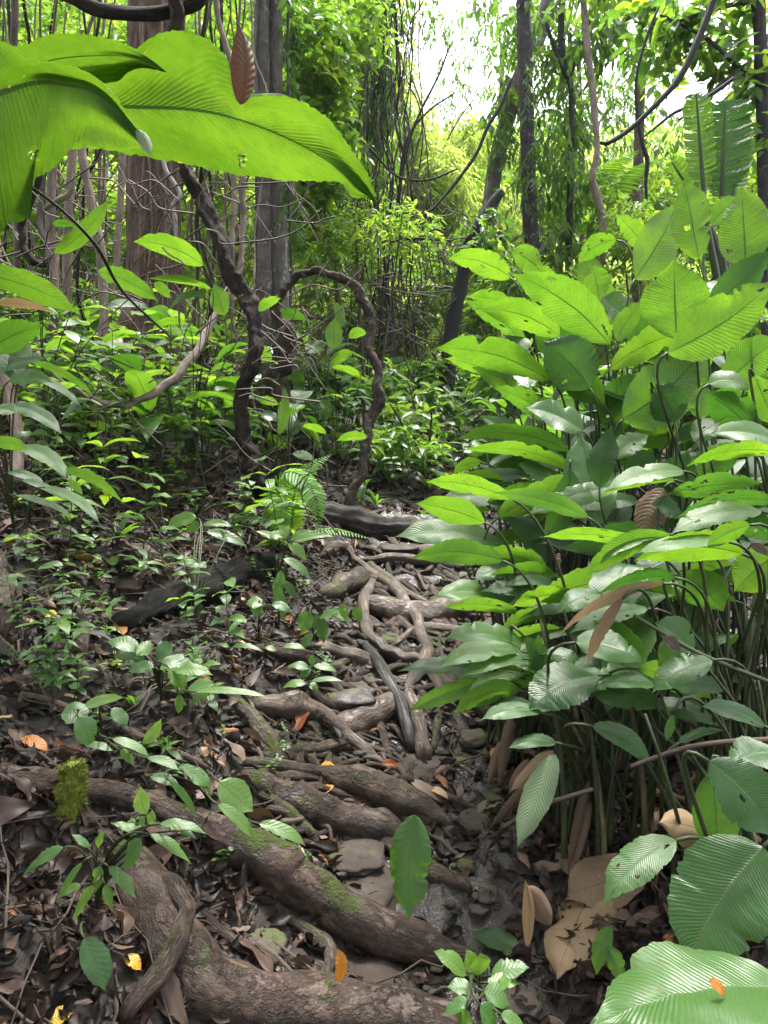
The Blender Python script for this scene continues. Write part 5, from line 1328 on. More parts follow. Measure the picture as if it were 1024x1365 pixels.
# right-hand trees
t3 = tree('tree', 'slim dark tree standing straight up behind the broad-leaved clump',
     [(696, -80, 9, 9), (699, 60, 9, 9.5), (703, 180, 9, 9.5), (706, 280, 9, 10), (711, 350, 9, 11), (714, 470, 9, 14)], 'darkbark', seg=18, amp=0.10, freq=5,
     blobs=[(690, 20, 9.4, 50, 50, 220), (740, 60, 9.4, 50, 60, 260), (670, 110, 9.8, 26, 50, 90)], L=0.12, lk=dict(hang=0.7, tone=(0.1, 0.6)))
mb = MB()
for q in [(703, 120, 8.88, 9, 70, 130), (707, 250, 8.86, 10, 70, 160)]: blob(mb, *q, L=0.07, hang=0.6, tone=(0.2, 0.7))
mb.build('ivy', M['ribbed'], t3)
t4 = tree('tree', 'grey tree leaning right behind the slim dark tree, wrapped in ivy',
     [(752, -80, 9.8, 13), (728, 20, 9.8, 12), (692, 110, 9.8, 11), (665, 200, 9.8, 10), (652, 280, 9.8, 10), (642, 380, 9.8, 12), (636, 480, 9.8, 14)], 'greybark', seg=18, amp=0.10,
     blobs=[(750, 110, 9.3, 45, 100, 650), (745, 240, 9.2, 60, 80, 900), (750, 330, 9.0, 70, 40, 500), (665, 180, 9.6, 26, 80, 300), (640, 320, 9.5, 40, 40, 300), (720, 10, 10, 90, 50, 260)], L=0.12, lk=dict(hang=0.8, tone=(0.1, 0.75)))
tree('tree', 'black leaning dead trunk left of the broad-leaved clump', [(668, 255, 7.4, 6), (646, 290, 7.4, 9), (628, 325, 7.4, 9.5), (614, 380, 7.4, 9.5), (602, 440, 7.4, 10), (594, 520, 7.4, 12)], 'blackbark', seg=16, amp=0.12,
     blobs=[(645, 300, 7.2, 34, 26, 200)], L=0.09, lk=dict(tone=(0.0, 0.4)))
tree('tree', 'wavy thin brown sapling right of the slim dark tree', [(772, -60, 8.6, 4), (783, 60, 8.6, 4.5), (792, 140, 8.6, 4.5), (796, 200, 8.6, 4), (790, 235, 8.6, 4.5), (797, 265, 8.6, 5), (804, 295, 8.6, 4.5), (801, 340, 8.6, 5), (800, 460, 8.6, 6)], 'paleliana', seg=12,
     blobs=[(800, 10, 8.8, 50, 60, 420), (830, 60, 9.2, 40, 50, 200)], L=0.13, lk=dict(hang=0.7, tone=(0.2, 0.7)))
tree('tree', 'dark forked sapling between the slim tree and the wavy sapling', [(752, -60, 9, 4), (748, 40, 9, 4.5), (752, 90, 9, 5), (762, 125, 9, 4), (760, 250, 9, 4), (755, 470, 9, 5)], 'blackbark', seg=10, branches=[[(752, 90, 9, 3.5), (738, 60, 9, 3), (728, 30, 9, 2)], [(757, 110, 9, 3), (775, 60, 9, 2.5), (790, 20, 9, 2)]])
tr = tree('tree', 'purplish-grey tree at the right edge spreading leafy boughs over the plants', [(1006, -80, 6.2, 8), (1014, 60, 6.2, 8.5), (1018, 150, 6.2, 9), (1020, 300, 6.2, 9), (1022, 420, 6.2, 10), (1024, 640, 6.2, 12)], 'darkbark', seg=16,
     branches=[[(1016, 110, 6.2, 4), (985, 90, 6.2, 3), (940, 50, 6.2, 2.5), (880, 20, 6.3, 1.5)], [(1016, 100, 6.2, 3.5), (970, 105, 6.15, 3), (935, 140, 6.1, 2), (905, 160, 6.1, 1.5)], [(1010, 0, 6.2, 4), (960, 10, 6.2, 3), (900, 30, 6.2, 2)]],
     blobs=[(960, 15, 6.3, 90, 40, 330), (985, 100, 6.3, 50, 40, 220), (990, 180, 6.3, 40, 40, 150), (905, 75, 6.5, 50, 24, 110), (870, 20, 6.8, 60, 24, 120), (1010, 290, 6.5, 16, 60, 70)], L=0.15, lk=dict(hang=0.15, tone=(0.0, 0.9), per=7, ratio=.44, droop=.2))
woody('branch', 'bare dark branch sweeping down from the top right corner to the sapling', 'branch', [(960, -30, 5.6, 4.5), (948, 10, 5.6, 4.5), (930, 55, 5.6, 4.5), (905, 105, 5.6, 4.2), (872, 142, 5.6, 4), (840, 172, 5.6, 3.5), (812, 190, 5.6, 3), (800, 190, 5.6, 2)], 'blackbark', seg=12)
woody('branch', 'thin dark branch arcing level above the banana-like leaves', 'branch', [(978, 105, 5.3, 3), (950, 125, 5.3, 3), (925, 140, 5.3, 2.6), (900, 150, 5.3, 2.2), (880, 165, 5.3, 1.8), (855, 185, 5.3, 1.2)], 'blackbark', seg=10)
woody('hanging_vine', 'dark thin vine dangling beside the wavy sapling against the sky', 'vine', [(878, 10, 6, 1.6), (862, 50, 6, 2), (849, 100, 6, 2.2), (849, 150, 6, 2.3), (856, 190, 6, 2.6), (863, 214, 6, 3), (861, 240, 6, 2.6), (862, 265, 6, 1.5)], 'blackbark', seg=8)
woody('branch', 'long thin branch leaning from the slim tree down to the left thicket', 'branch', [(682, 105, 7.6, 2.5), (668, 140, 7.6, 2.6), (650, 170, 7.6, 2.6), (635, 205, 7.6, 2.4), (610, 240, 7.6, 2.2), (580, 275, 7.6, 2), (545, 300, 7.6, 1.6)], 'blackbark', seg=8)
for lab, pts in [('thin bare bamboo stem curving up across the sky gap', [(600, 60, 8, 1), (585, 100, 8, 1.4), (560, 150, 8, 1.6), (545, 190, 8, 1.8), (535, 240, 8, 2), (528, 300, 8, 2)]),
                 ('thin bare stem leaning right beside the curved bamboo stem', [(605, 125, 8.2, 1), (575, 145, 8.2, 1.4), (548, 175, 8.2, 1.6), (536, 215, 8.2, 1.8), (531, 280, 8.2, 2)]),
                 ('sagging vine strung from the overhanging leaf to the black branch', [(462, 165, 7.8, 1.6), (495, 200, 7.8, 1.6), (530, 235, 7.8, 1.6), (570, 240, 7.8, 1.5), (610, 225, 7.8, 1.3)]),
                 ('level dark twig with a yellow leaf left of the black dead trunk', [(520, 323, 6.8, 1.6), (550, 318, 6.8, 1.8), (575, 319, 6.8, 1.8), (602, 321, 6.8, 1.4)])]:
    woody('stem', lab, 'stem', pts, 'blackbark', seg=8)

# shrubs, bamboo and trees of the background
def bush(name, label, blobs, leaf='crown', L=0.11, lk=None, cat='shrub', stem=None, group=None, bark='twig'):
    u, v, d = blobs[0][:3]
    g = at(u, v, d); g[2] = float(H(g[0], g[1]))
    o = empty(name, g, label, cat, group)
    mb = MB()
    for q in blobs: blob(mb, *q[:6], L=(q[6] if len(q) > 6 else L), **(lk or {}))
    mb.build('foliage', M[leaf], o)
    for q in blobs[:5]:
        c = at(*q[:3]); mb = MB()
        tube(mb, bez(g + np.array([0.1, 0, -.1]), (g + c) / 2 + np.array([0.1, 0, 0.2]), c + np.array([0, 0, 0.3]), 14), np.linspace(0.02, 0.006, 14), 6)
        mb.build('stem', M[bark], o)
    return o


def bamboo(label, blobs, culms, d, L=0.2):
    g = at(culms[0][-1][0], culms[0][-1][1], d)
    o = empty('bamboo', g, label, 'bamboo')
    for c in culms: woody('culm', None, None, [(*q, d, r) for q, r in zip(c, np.linspace(0.8, 2.0, len(c)))], 'petiole', parent=o, seg=6, amp=0)
    mb = MB()
    for q in blobs: blob(mb, *q, L=L, ratio=0.16, hang=0.5, per=7, droop=0.4, tone=(0.2, 1.0))
    mb.build('foliage', M['bamboo'], o)


bamboo('feathery yellow-green bamboo glowing below the sky gap', [(585, 260, 11, 55, 70, 2600), (555, 180, 11, 26, 60, 700), (610, 330, 11, 60, 50, 1800), (535, 110, 11.5, 18, 50, 260), (630, 185, 12.5, 50, 34, 800)],
       [[(640, 120), (600, 180), (575, 260), (565, 430)], [(520, 60), (540, 150), (560, 260), (570, 430)], [(625, 200), (600, 260), (585, 330), (580, 430)]], 11)
bamboo('pale feathery bamboo behind the leaning grey tree', [(660, 300, 13, 70, 60, 2200), (640, 220, 13.5, 40, 40, 900), (700, 250, 14, 60, 60, 1200)],
       [[(620, 180), (640, 240), (655, 300), (660, 440)], [(720, 190), (690, 250), (675, 320), (670, 440)]], 13)

palm = empty('palm', onground(3.3, 10), 'palm with long feathery fronds behind the wavy sapling', 'palm')
for j, pts in enumerate([[(760, 330, 10.5), (790, 270, 10.5), (840, 225, 10.5), (905, 205, 10.3)], [(760, 330, 10.5), (765, 270, 10.5), (800, 225, 10.6), (850, 200, 10.7)], [(770, 340, 10.4), (820, 300, 10.3), (870, 285, 10.2), (925, 300, 10)], [(755, 330, 10.5), (730, 270, 10.5), (690, 235, 10.5), (640, 225, 10.3)]]):
    mb = MB(); frond(mb, pts, 60, 0.5, 0.05, 0.9, j, droop=0.35); mb.build('frond', M['fern'], palm)
mb = MB(); tube(mb, [at(760, 330, 10.5), at(758, 400, 10.4), onground(2.7, 10.2, -.1)], [0.05, 0.06, 0.08], 10); mb.build('trunk', M['twig'], palm)

bushes = [
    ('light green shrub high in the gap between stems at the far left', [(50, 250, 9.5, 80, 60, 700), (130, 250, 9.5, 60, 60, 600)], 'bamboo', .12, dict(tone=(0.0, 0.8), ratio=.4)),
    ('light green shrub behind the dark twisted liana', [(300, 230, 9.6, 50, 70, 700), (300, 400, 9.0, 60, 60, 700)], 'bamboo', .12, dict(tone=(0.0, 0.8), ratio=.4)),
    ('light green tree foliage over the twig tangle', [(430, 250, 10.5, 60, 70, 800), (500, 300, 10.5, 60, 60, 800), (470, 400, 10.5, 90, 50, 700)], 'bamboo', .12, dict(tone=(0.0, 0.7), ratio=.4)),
    ('leafy shrub filling the gap between the far left stems', [(20, 320, 7.6, 70, 120, 1400), (110, 330, 7.8, 70, 110, 1300)], 'crown', .12, dict(tone=(0.25, 1.0))),
    ('tall leafy shrub behind the thin vines in the upper left corner', [(60, 120, 8.4, 120, 100, 1500), (150, 60, 8.6, 80, 80, 900)], 'crown', .13, dict(tone=(0.3, 1.0))),
    ('bright shrub seen between the red-barked trunk and the twin grey stems', [(290, 120, 8.6, 50, 110, 1100), (300, 300, 8.4, 50, 90, 1000)], 'crown', .12, dict(tone=(0.3, 1.0))),
    ('tall shrub behind the twin grey tree', [(440, 260, 8.8, 80, 80, 1400), (430, 100, 9.2, 90, 100, 1500), (470, 380, 9.4, 90, 70, 1100)], 'crown', .13, dict(tone=(0.2, .9), hang=.2)),
    ('small-leaved shrub with yellowish leaves around the top of the arching liana', [(470, 310, 6.6, 60, 30, 520), (540, 300, 6.8, 50, 40, 420), (430, 330, 6.4, 40, 30, 300)], 'crown', .075, dict(tone=(0.3, 1.0), per=7)),
    ('vine-draped greyish tree canopy left of the bamboo', [(495, 40, 9, 40, 80, 1100), (510, 150, 9, 34, 70, 700), (520, 10, 9.5, 40, 40, 260)], 'crown', .09, dict(tone=(0.0, 0.5), hang=1.0)),
    ('shrub filling the shade left of the black dead trunk', [(560, 380, 9.6, 70, 60, 1200), (520, 440, 9.4, 70, 40, 800)], 'crown', .12, dict(tone=(0.1, 0.8))),
    ('green shrub behind the trunks above the broad-leaved clump', [(740, 400, 8.2, 90, 50, 1300), (690, 370, 8.4, 50, 40, 700)], 'crown', .10, dict(tone=(0.1, 0.7))),
    ('bright shrub right of the wavy sapling', [(850, 330, 8.5, 70, 60, 1100), (820, 280, 9, 50, 50, 700)], 'crown', .11, dict(tone=(0.3, 1.0))),
    ('sunlit shrub behind the banana-like plant at the right', [(1000, 260, 7, 60, 70, 800), (960, 330, 7.5, 60, 60, 700), (1040, 380, 7, 60, 80, 600)], 'crown', .12, dict(tone=(0.4, 1.0))),
    ('dense low shrub between the bamboo and the slim dark tree', [(640, 420, 9.2, 50, 40, 800), (600, 460, 9, 50, 30, 500)], 'crown', .10, dict(tone=(0.2, 0.8))),
    ('shrub with small leaves behind the left liana sweep', [(230, 440, 7.4, 60, 50, 600), (120, 460, 7, 90, 50, 800)], 'crown', .10, dict(tone=(0.2, 0.9))),
    ('leafy shrub at the far left edge behind the strap leaves', [(0, 470, 5.6, 60, 60, 500), (40, 560, 5, 60, 40, 300)], 'seed', .12, dict(tone=(0.1, 0.8))),
    ('bright leafy seedlings rising at the end of the trail', [(545, 560, 6.2, 40, 25, 260, .11), (520, 590, 5.8, 36, 22, 200, .11), (575, 600, 5.8, 30, 20, 160, .09)], 'seed', .12, dict(tone=(0.4, 1.0), per=6)),
]
for lab, bl, lf, L, lk in bushes: bush('shrub', lab, bl, lf, L, lk)
bushes2 = [
    ('leafy bush right behind the liana arch', [(440, 500, 6.6, 50, 28, 260, .15), (500, 520, 7.0, 50, 26, 260, .14)]),
    ('leafy bush between the liana arch and the black dead trunk', [(550, 500, 7.4, 50, 26, 330, .14), (580, 530, 7.0, 40, 20, 200, .13)]),
    ('leafy bush at the foot of the black dead trunk', [(620, 510, 8, 50, 30, 420, .13), (660, 540, 7.5, 50, 26, 300, .13)]),
    ('broad-leaved bush in the gap behind the left skirt of the clump', [(690, 500, 6.5, 60, 40, 300, .17), (640, 470, 8.5, 50, 26, 350, .13)]),
    ('leafy bush behind the twin grey stems at ground level', [(330, 500, 6.3, 50, 30, 260, .14), (290, 540, 5.6, 46, 24, 200, .13), (400, 540, 6.2, 40, 26, 200, .14)]),
    ('leafy bush under the sweep of the pale liana', [(180, 560, 5.2, 70, 22, 260, .12), (90, 580, 4.6, 60, 22, 200, .12)]),
    ('leafy bush behind the pale liana before the red-barked tree', [(150, 520, 5.6, 60, 22, 200, .13), (240, 530, 5.6, 50, 20, 180, .12)]),
    ('leafy bush high between the far left stems', [(40, 400, 5.0, 60, 40, 200, .14), (120, 420, 5.6, 50, 40, 200, .13)]),
    ('dark bush behind the clump on the right', [(800, 560, 5.0, 90, 60, 500, .18), (900, 500, 5.0, 80, 70, 500, .18)]),
    ('bush filling the right edge behind the clump', [(1000, 540, 4.4, 70, 80, 420, .18), (960, 420, 5, 60, 60, 300, .17)]),
]
for lab, bl in bushes2: bush('shrub', lab, bl, 'seed', .14, dict(tone=(.1, .95), per=6, ratio=.38))
for lab, tk, bl, L, lk in [
    ('tree with pale lacy crown standing far off under the sky gap', [(670, 60, 17, 3), (668, 200, 17, 4), (670, 420, 17, 5)], [(690, 190, 17, 70, 50, 500), (640, 260, 17, 60, 40, 700)], .22, dict(tone=(.3, .9), hang=.4)),
    ('lacy tree behind the slim trunk reaching into the sky', [(770, 40, 15, 3), (775, 200, 15, 4), (778, 420, 15, 5)], [(770, 170, 15, 80, 80, 900), (730, 60, 15, 60, 60, 260), (830, 110, 15, 50, 50, 200)], .17, dict(tone=(.1, .6), hang=.5)),
    ('round-crowned tree beyond the palm', [(850, 200, 18, 3), (850, 300, 18, 4), (850, 450, 18, 5)], [(860, 270, 18, 90, 50, 1700), (920, 240, 19, 70, 40, 1000)], .25, dict(tone=(.5, 1.0))),
    ('light green tree far off at the right edge', [(1000, 200, 20, 3), (1000, 300, 20, 4), (1000, 450, 20, 5)], [(1000, 270, 20, 90, 60, 1500), (950, 300, 18, 70, 50, 900)], .26, dict(tone=(.5, 1.0))),
    ('tall tree behind the vine-draped canopy', [(480, -60, 14, 6), (480, 200, 14, 7), (480, 450, 14, 8)], [(460, 120, 14, 70, 100, 1300), (420, 10, 13, 90, 70, 900), (480, 260, 14, 70, 80, 1100), (340, 60, 13, 80, 120, 1000)], .2, dict(tone=(.1, .9))),
    ('tall tree behind the far left stems', [(80, -60, 12, 8), (85, 200, 12, 9), (85, 480, 12, 11)], [(80, 80, 12, 140, 110, 1300), (230, 60, 12.5, 110, 110, 900), (60, 300, 12, 140, 120, 1800), (250, 320, 12, 100, 120, 1300)], .19, dict(tone=(.2, 1.0))),
    ('tree with high boughs reaching over the sky gap from the right', [(860, -300, 12, 9), (858, 0, 12, 6), (850, 260, 12, 7), (850, 450, 12, 8)], [(800, -20, 11, 110, 50, 550), (690, -10, 12, 80, 40, 260), (880, 50, 11, 50, 60, 300), (890, 170, 12, 40, 40, 160), (630, 60, 15, 70, 60, 800, .09), (560, 20, 14, 50, 50, 420, .09), (600, 140, 15, 50, 40, 260, .10), (800, 110, 15, 70, 50, 420, .10)], .14, dict(tone=(.1, .6), hang=.7))]:
    tree('tree', lab, tk, 'twig', bl, L=L, lk=lk, seg=8)

# far wood and the wooded hill: nobody could count them
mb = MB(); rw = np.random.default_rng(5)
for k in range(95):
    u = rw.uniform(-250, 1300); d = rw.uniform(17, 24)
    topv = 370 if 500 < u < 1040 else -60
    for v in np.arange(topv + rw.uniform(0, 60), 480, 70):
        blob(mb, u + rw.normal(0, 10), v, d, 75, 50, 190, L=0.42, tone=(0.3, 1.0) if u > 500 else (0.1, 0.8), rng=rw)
tag(mb.build('far_forest', M['bamboo']), 'dense wood closing the view behind the trail', 'forest', kind='stuff')  # paler leaf colour stands in for haze over the far wood
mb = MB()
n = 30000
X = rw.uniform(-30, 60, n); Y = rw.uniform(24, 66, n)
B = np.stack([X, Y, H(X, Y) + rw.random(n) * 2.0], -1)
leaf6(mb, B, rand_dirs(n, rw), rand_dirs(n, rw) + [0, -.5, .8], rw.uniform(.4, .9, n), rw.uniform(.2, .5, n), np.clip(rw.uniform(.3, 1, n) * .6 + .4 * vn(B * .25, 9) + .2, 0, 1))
tag(mb.build('hill_forest', M['bamboo']), 'pale wooded hillside far beyond the trees', 'forest', kind='stuff')  # hill leaves take the same paler colour in place of thicker haze

# unseen canopy added above and behind the viewer to shade the near floor
cn = empty('tree', onground(-2.6, -1.8), 'unseen tall tree added behind the viewer, its high canopy shading the near trail', 'tree')
mb = MB(); b0 = onground(-2.6, -1.8, -.2)
tube(mb, bez(b0, b0 + np.array([.2, .1, 3]), b0 + np.array([.3, .4, 7.5]), 14), np.linspace(.22, .1, 14), 16, amp=.08); mb.build('trunk', M['greybark'], cn)
for q in [(-4, 0.5, 6.5), (-1.2, 2.5, 6.2), (.2, -.6, 6.8), (-3, 3.8, 7)]:
    mb = MB(); e = np.array(q); s_ = b0 + np.array([.28, .3, 5.8]); tube(mb, bez(s_, (s_ + e) / 2 + np.array([0, 0, .5]), e, 10), np.linspace(.08, .02, 10), 8); mb.build('branch', M['greybark'], cn)
mb = MB(); rc = np.random.default_rng(3)
for x, y, z, rx, n in [(-4, 0.5, 6.6, 1.7, 1300), (-1.2, 2.6, 6.3, 1.6, 1500), (-.4, -1, 6.8, 1.8, 1500), (-3, 3.6, 7, 1.6, 1000), (-2, .6, 6.9, 1.8, 1500), (-.2, 1.0, 7.2, 1.3, 900), (-1.0, 4.2, 7.2, 1.2, 600), (-4.6, 2.8, 7, 1.5, 600), (-2, -3, 6.6, 2, 800), (.9, -2.6, 6.6, 1.8, 700)]:
    spray(mb, (x, y, z), (rx, rx, .8), n, .24, ratio=.42, rng=rc, tone=(.2, .9))
mb.build('crown', M['crown'], cn)
# ---------------------------------------------------------------- leaf litter, twigs, seedlings
rl = np.random.default_rng(31)


def trail_mask(x, y):
    return np.exp(-((x - XC) / 0.38) ** 2) * (y < 5)


def litter(n, xr, yr, L, mask=0.93, lift=0.02, tmax=1.0):
    x = rl.uniform(*xr, n); y = rl.uniform(*yr, n) ** 1.0
    k = rl.random(n) > trail_mask(x, y) * mask
    x, y = x[k], y[k]; n = len(x)
    e = 0.03
    z = H(x, y)
    nv = nrm(np.stack([-(H(x + e, y) - z) / e, -(H(x, y + e) - z) / e, np.ones(n)], -1))
    nv = nrm(nv + rl.normal(0, 0.38, (n, 3)))
    a = rl.uniform(0, 2 * PI, n)
    dv = np.stack([np.cos(a), np.sin(a), rl.normal(0, .15, n)], -1)
    dv = nrm(dv - nv * np.sum(dv * nv, -1, keepdims=True))
    LL = L * rl.uniform(.5, 1.3, n)
    P = np.stack([x, y, z + lift * rl.random(n) + .004], -1) - dv * LL[:, None] / 2
    tone = np.clip(rl.beta(2.0, 2.2, n), 0, 1)
    tone = np.where(tone > 0.86, rl.uniform(0.55, 0.84, n), tone)
    r = rl.random(n); tone = np.where(r < 0.012, 0.94, np.where(r < 0.022, 1.0, tone))
    tone = np.minimum(tone, tmax)
    wd = LL * rl.uniform(.25, .5, n)
    nr = y < 2.3
    for sel, rw_, cl_ in ((nr, 9, 5), (~nr, 5, 3)):
        if sel.any(): leafN(litter_mb, P[sel], dv[sel], nv[sel], LL[sel], wd[sel], tone[sel], rw_, cl_, rl)


litter_mb = MB()
litter(8000, (-2.8, -0.05), (1.0, 4.2), 0.06)
litter(350, (-2.8, -0.05), (1.6, 4.2), 0.13)
litter(2600, (-3.6, 0.0), (4.2, 7.0), 0.10)
litter(3000, (0.3, 1.8), (0.9, 3.6), 0.08)
litter(1300, (0.12, 0.85), (0.95, 3.0), 0.06, mask=0.35, tmax=.80)
litter(1500, (0.0, 2.5), (3.6, 7.0), 0.10)
litter(900, (-0.5, 0.6), (1.0, 4.6), 0.05, lift=.006, tmax=.7)
litter(2400, (-0.5, 0.9), (1.0, 4.8), 0.028, lift=.008, mask=0.75, tmax=.42)
litter(1000, (-1.3, -.1), (.85, 1.9), .06)
litter(5000, (-2.4, 1.6), (1.0, 4.2), 0.045)
litter(2500, (-7, 5), (7, 13), 0.14)
litter(2200, (1.7, 4.5), (0.8, 7.0), 0.09)
tag(litter_mb.build('leaf_litter', M['litter']), 'layer of dead brown leaves covering the forest floor', 'leaf litter', kind='stuff')

mb = MB()
for k in range(900):
    x, y = rl.uniform(-2.6, 1.4), rl.uniform(0.95, 5.5)
    if rl.random() < trail_mask(x, y) * 0.9: continue
    a = rl.uniform(0, 2 * PI); ln = rl.uniform(.08, .5) * (0.6 if x > 0 else 1)
    q = np.linspace(-.5, .5, 6)
    px = x + np.cos(a) * ln * q + rl.normal(0, .008, 6); py = y + np.sin(a) * ln * q + rl.normal(0, .008, 6)
    p = np.stack([px, py, H(px, py) + .012 + rl.uniform(0, .03)], -1)
    tube(mb, p, np.linspace(1, .5, 6) * rl.uniform(.0012, .005), 5, tone=rl.random())
tag(mb.build('fallen_twigs', M['twig']), 'thin broken twigs strewn over the forest floor', 'twigs', kind='stuff')

# larger dead leaves that one can tell apart on the bank: copies of a few kinds
protos = []
for k in range(8):
    mb = MB(); L = 0.13
    rr = np.random.default_rng(k)
    mid = bez(np.array([-L / 2, 0, 0.004]), np.array([0, rr.uniform(-.02, .02), 0.012 + 0.03 * rr.random()]), np.array([L / 2, rr.uniform(-.02, .02), 0.006]), 16)
    blade(mb, mid, [0, 0, 1], rr.uniform(.035, .06), prof=prof_lance, fold=rr.uniform(0, .5), curl=rr.uniform(-.5, .6), wav=.08, nicks=3, seed=k, tone=[.45, .62, .7, .78, .3, .55, .93, .84][k], nu=3)
    o = mb.build('dead_leaf', M['litter']); protos.append(o)
used = [False] * 8


def put_leaf(x, y, lab, grp, sc=1.0):
    k = int(rl.integers(0, 8)); o = protos[k] if not used[k] else protos[k].copy()
    if used[k]: COL.objects.link(o)
    used[k] = True
    e = .04; z = float(H(x, y))
    nv = Vector((-(float(H(x + e, y)) - z) / e + rl.normal(0, .25), -(float(H(x, y + e)) - z) / e + rl.normal(0, .25), 1)).normalized()
    q = nv.to_track_quat('Z', 'Y')
    from mathutils import Quaternion
    o.rotation_mode = 'QUATERNION'; o.rotation_quaternion = q @ Quaternion((0, 0, 1), rl.uniform(0, 2 * PI))
    o.location = (x, y, z + 0.015 + 0.02 * rl.random()); s = sc * rl.uniform(.6, 1.25); o.scale = (s, s, s)
    tag(o, lab, 'leaf', grp)


for k in range(120): put_leaf(rl.uniform(-2.1, -0.15), rl.uniform(1.1, 4.4), 'curled brown dead leaf lying loose on the left bank', 'loose dead leaves on the left bank')
for k in range(46): put_leaf(rl.uniform(0.35, 1.2), rl.uniform(1.0, 2.6), 'curled brown dead leaf lying on the mud beneath the broad-leaved plants', 'loose dead leaves under the broad-leaved plants')
for k in range(22): put_leaf(rl.uniform(-0.1, 0.38), rl.uniform(1.2, 3.0), 'small dead leaf stuck to the wet trail between roots', 'dead leaves on the wet trail', .55)
for i, u_ in enumerate(used):
    if not u_: bpy.data.objects.remove(protos[i])


# seedlings: a few kinds, copied
def seedling(kind, seed):
    rr = np.random.default_rng(seed)
    o = empty('seedling', (0, 0, 0))
    h = rr.uniform(.12, .38) if kind != 'tall' else rr.uniform(.45, .8)
    top = np.array([rr.normal(0, .04), rr.normal(0, .04), h])
    mb = MB(); st = bez(np.array([0, 0, -.03]), np.array([0, 0, h * .6]), top, 8)
    tube(mb, st, np.linspace(.003, .0015, 8), 5); mb.build('stem', M['petiole'], o)
    mb = MB()
    def lf(b, dv, L, w, tone, pr):
        w = w * 1.15
        tip = b + dv * L + np.array([0, 0, -.28 * L])
        blade(mb, bez(b, b + dv * L * .5 + np.array([0, 0, .12 * L]), tip, 8), [rr.normal(0, .2), rr.normal(0, .2), 1], w, prof=pr, fold=.15, curl=.1, wav=.05, seed=int(rr.integers(999)), tone=tone, nu=2)
    if kind == 'whorl':
        m = rr.integers(5, 9); a0 = rr.uniform(0, 6)
        for j in range(m):
            a = a0 + j * 2.4
            lf(top - np.array([0, 0, .012 * j]), nrm([math.cos(a), math.sin(a), rr.uniform(.0, .5)]), rr.uniform(.09, .17), rr.uniform(.022, .04), rr.uniform(.2, 1), prof_lance)
    elif kind == 'pairs':
        for j in range(4):
            b = st[7 - j]; a = rr.uniform(0, 6)
            for s in (0, PI): lf(b, nrm([math.cos(a + s), math.sin(a + s), .2]), rr.uniform(.06, .12), rr.uniform(.03, .05), rr.uniform(.1, .9), prof_broad)
    elif kind == 'tall':
        for j in range(11):
            b = st[2 + j // 2] if j < 10 else top; a = j * 2.4 + rr.uniform(-.5, .5)
            lf(b, nrm([math.cos(a), math.sin(a), rr.uniform(0, .5)]), rr.uniform(.10, .19), rr.uniform(.035, .06), rr.uniform(.3, 1), prof_broad if seed % 2 else prof_lance)
    else:
        for j in range(7):
            a = rr.uniform(0, 2 * PI)
            lf(np.array([0, 0, .01]), nrm([math.cos(a), math.sin(a), rr.uniform(.4, 1.4)]), rr.uniform(.14, .3), rr.uniform(.02, .045), rr.uniform(.1, .9), prof_lance)
    mb.build('foliage', M['seed'], o)
    return o


kinds = [('whorl', 1), ('whorl', 2), ('whorl', 3), ('pairs', 4), ('pairs', 5), ('pairs', 6), ('tuft', 7), ('tuft', 8), ('whorl', 9), ('tall', 10), ('tall', 11), ('tall', 12)]
sp = [seedling(*k) for k in kinds]; spu = [False] * len(sp)


def sow(n, ur, vr, lab, grp, sc=(0.7, 1.2), ks=None, avoid=0.6):
    c = 0; tries = 0
    while c < n and tries < n * 20:
        tries += 1
        u, v = rl.uniform(*ur), rl.uniform(*vr)
        if 335 < u < 470 and 630 < v < 770: continue          # the fern stands free
        if 160 < u < 355 and 740 < v < 850 and rl.random() < .85: continue   # so does the rotten log
        g = gr(u, v)
        if rl.random() < float(trail_mask(g[0], g[1])) * 1.6: continue
        k = int(rl.choice(ks if ks is not None else 9))
        if spu[k]:
            o = copy_tree(sp[k])
        else:
            o = sp[k]; spu[k] = True
        o.location = Vector(g); o.rotation_euler = (rl.normal(0, .12), rl.normal(0, .12), rl.uniform(0, 6.3))
        s = rl.uniform(*sc); o.scale = (s, s, s)
        tag(o, lab, 'plant', grp); c += 1


sow(24, (0, 330), (660, 860), 'small green seedling rooted in the dead leaves of the upper left bank', 'seedlings on the upper left bank', (.45, .9))
sow(30, (20, 400), (660, 960), 'fresh green seedling with broad leaves low on the littered left bank', 'fresh seedlings on the littered bank', (.25, .85), [3, 4, 5, 1, 8, 10, 11])
sow(18, (0, 300), (860, 1010), 'small seedling rooted in the dark soil of the lower left bank', 'seedlings on the lower left bank', (.3, .6))
sow(10, (180, 420), (990, 1180), 'tiny seedling sprouting between the roots of the lower trail', 'seedlings between the lower roots', (.18, .32), [3, 4, 5])
sow(62, (30, 430), (545, 670), 'leafy seedling in the undergrowth before the red-barked tree', 'seedlings before the red-barked tree', (.8, 2.0))
sow(80, (410, 650), (550, 680), 'leafy seedling in the undergrowth at the head of the steps', 'seedlings at the head of the steps', (.8, 1.6))
sow(34, (640, 1000), (590, 760), 'leafy seedling in the shade behind the broad-leaved plants', 'seedlings behind the broad-leaved plants', (.7, 1.2))
sow(8, (150, 430), (610, 800), 'slender sapling with a bare lower stem on the left bank', 'saplings on the left bank', (.7, 1.1), [9, 10, 11])
sow(44, (20, 430), (548, 640), 'slender leafy sapling among the undergrowth of the left thicket', 'saplings of the left thicket', (.9, 1.5), [9, 10, 11])
sow(22, (430, 650), (545, 640), 'slender leafy sapling in the bright undergrowth beyond the old log', 'saplings beyond the old log', (.8, 1.4), [9, 10, 11])
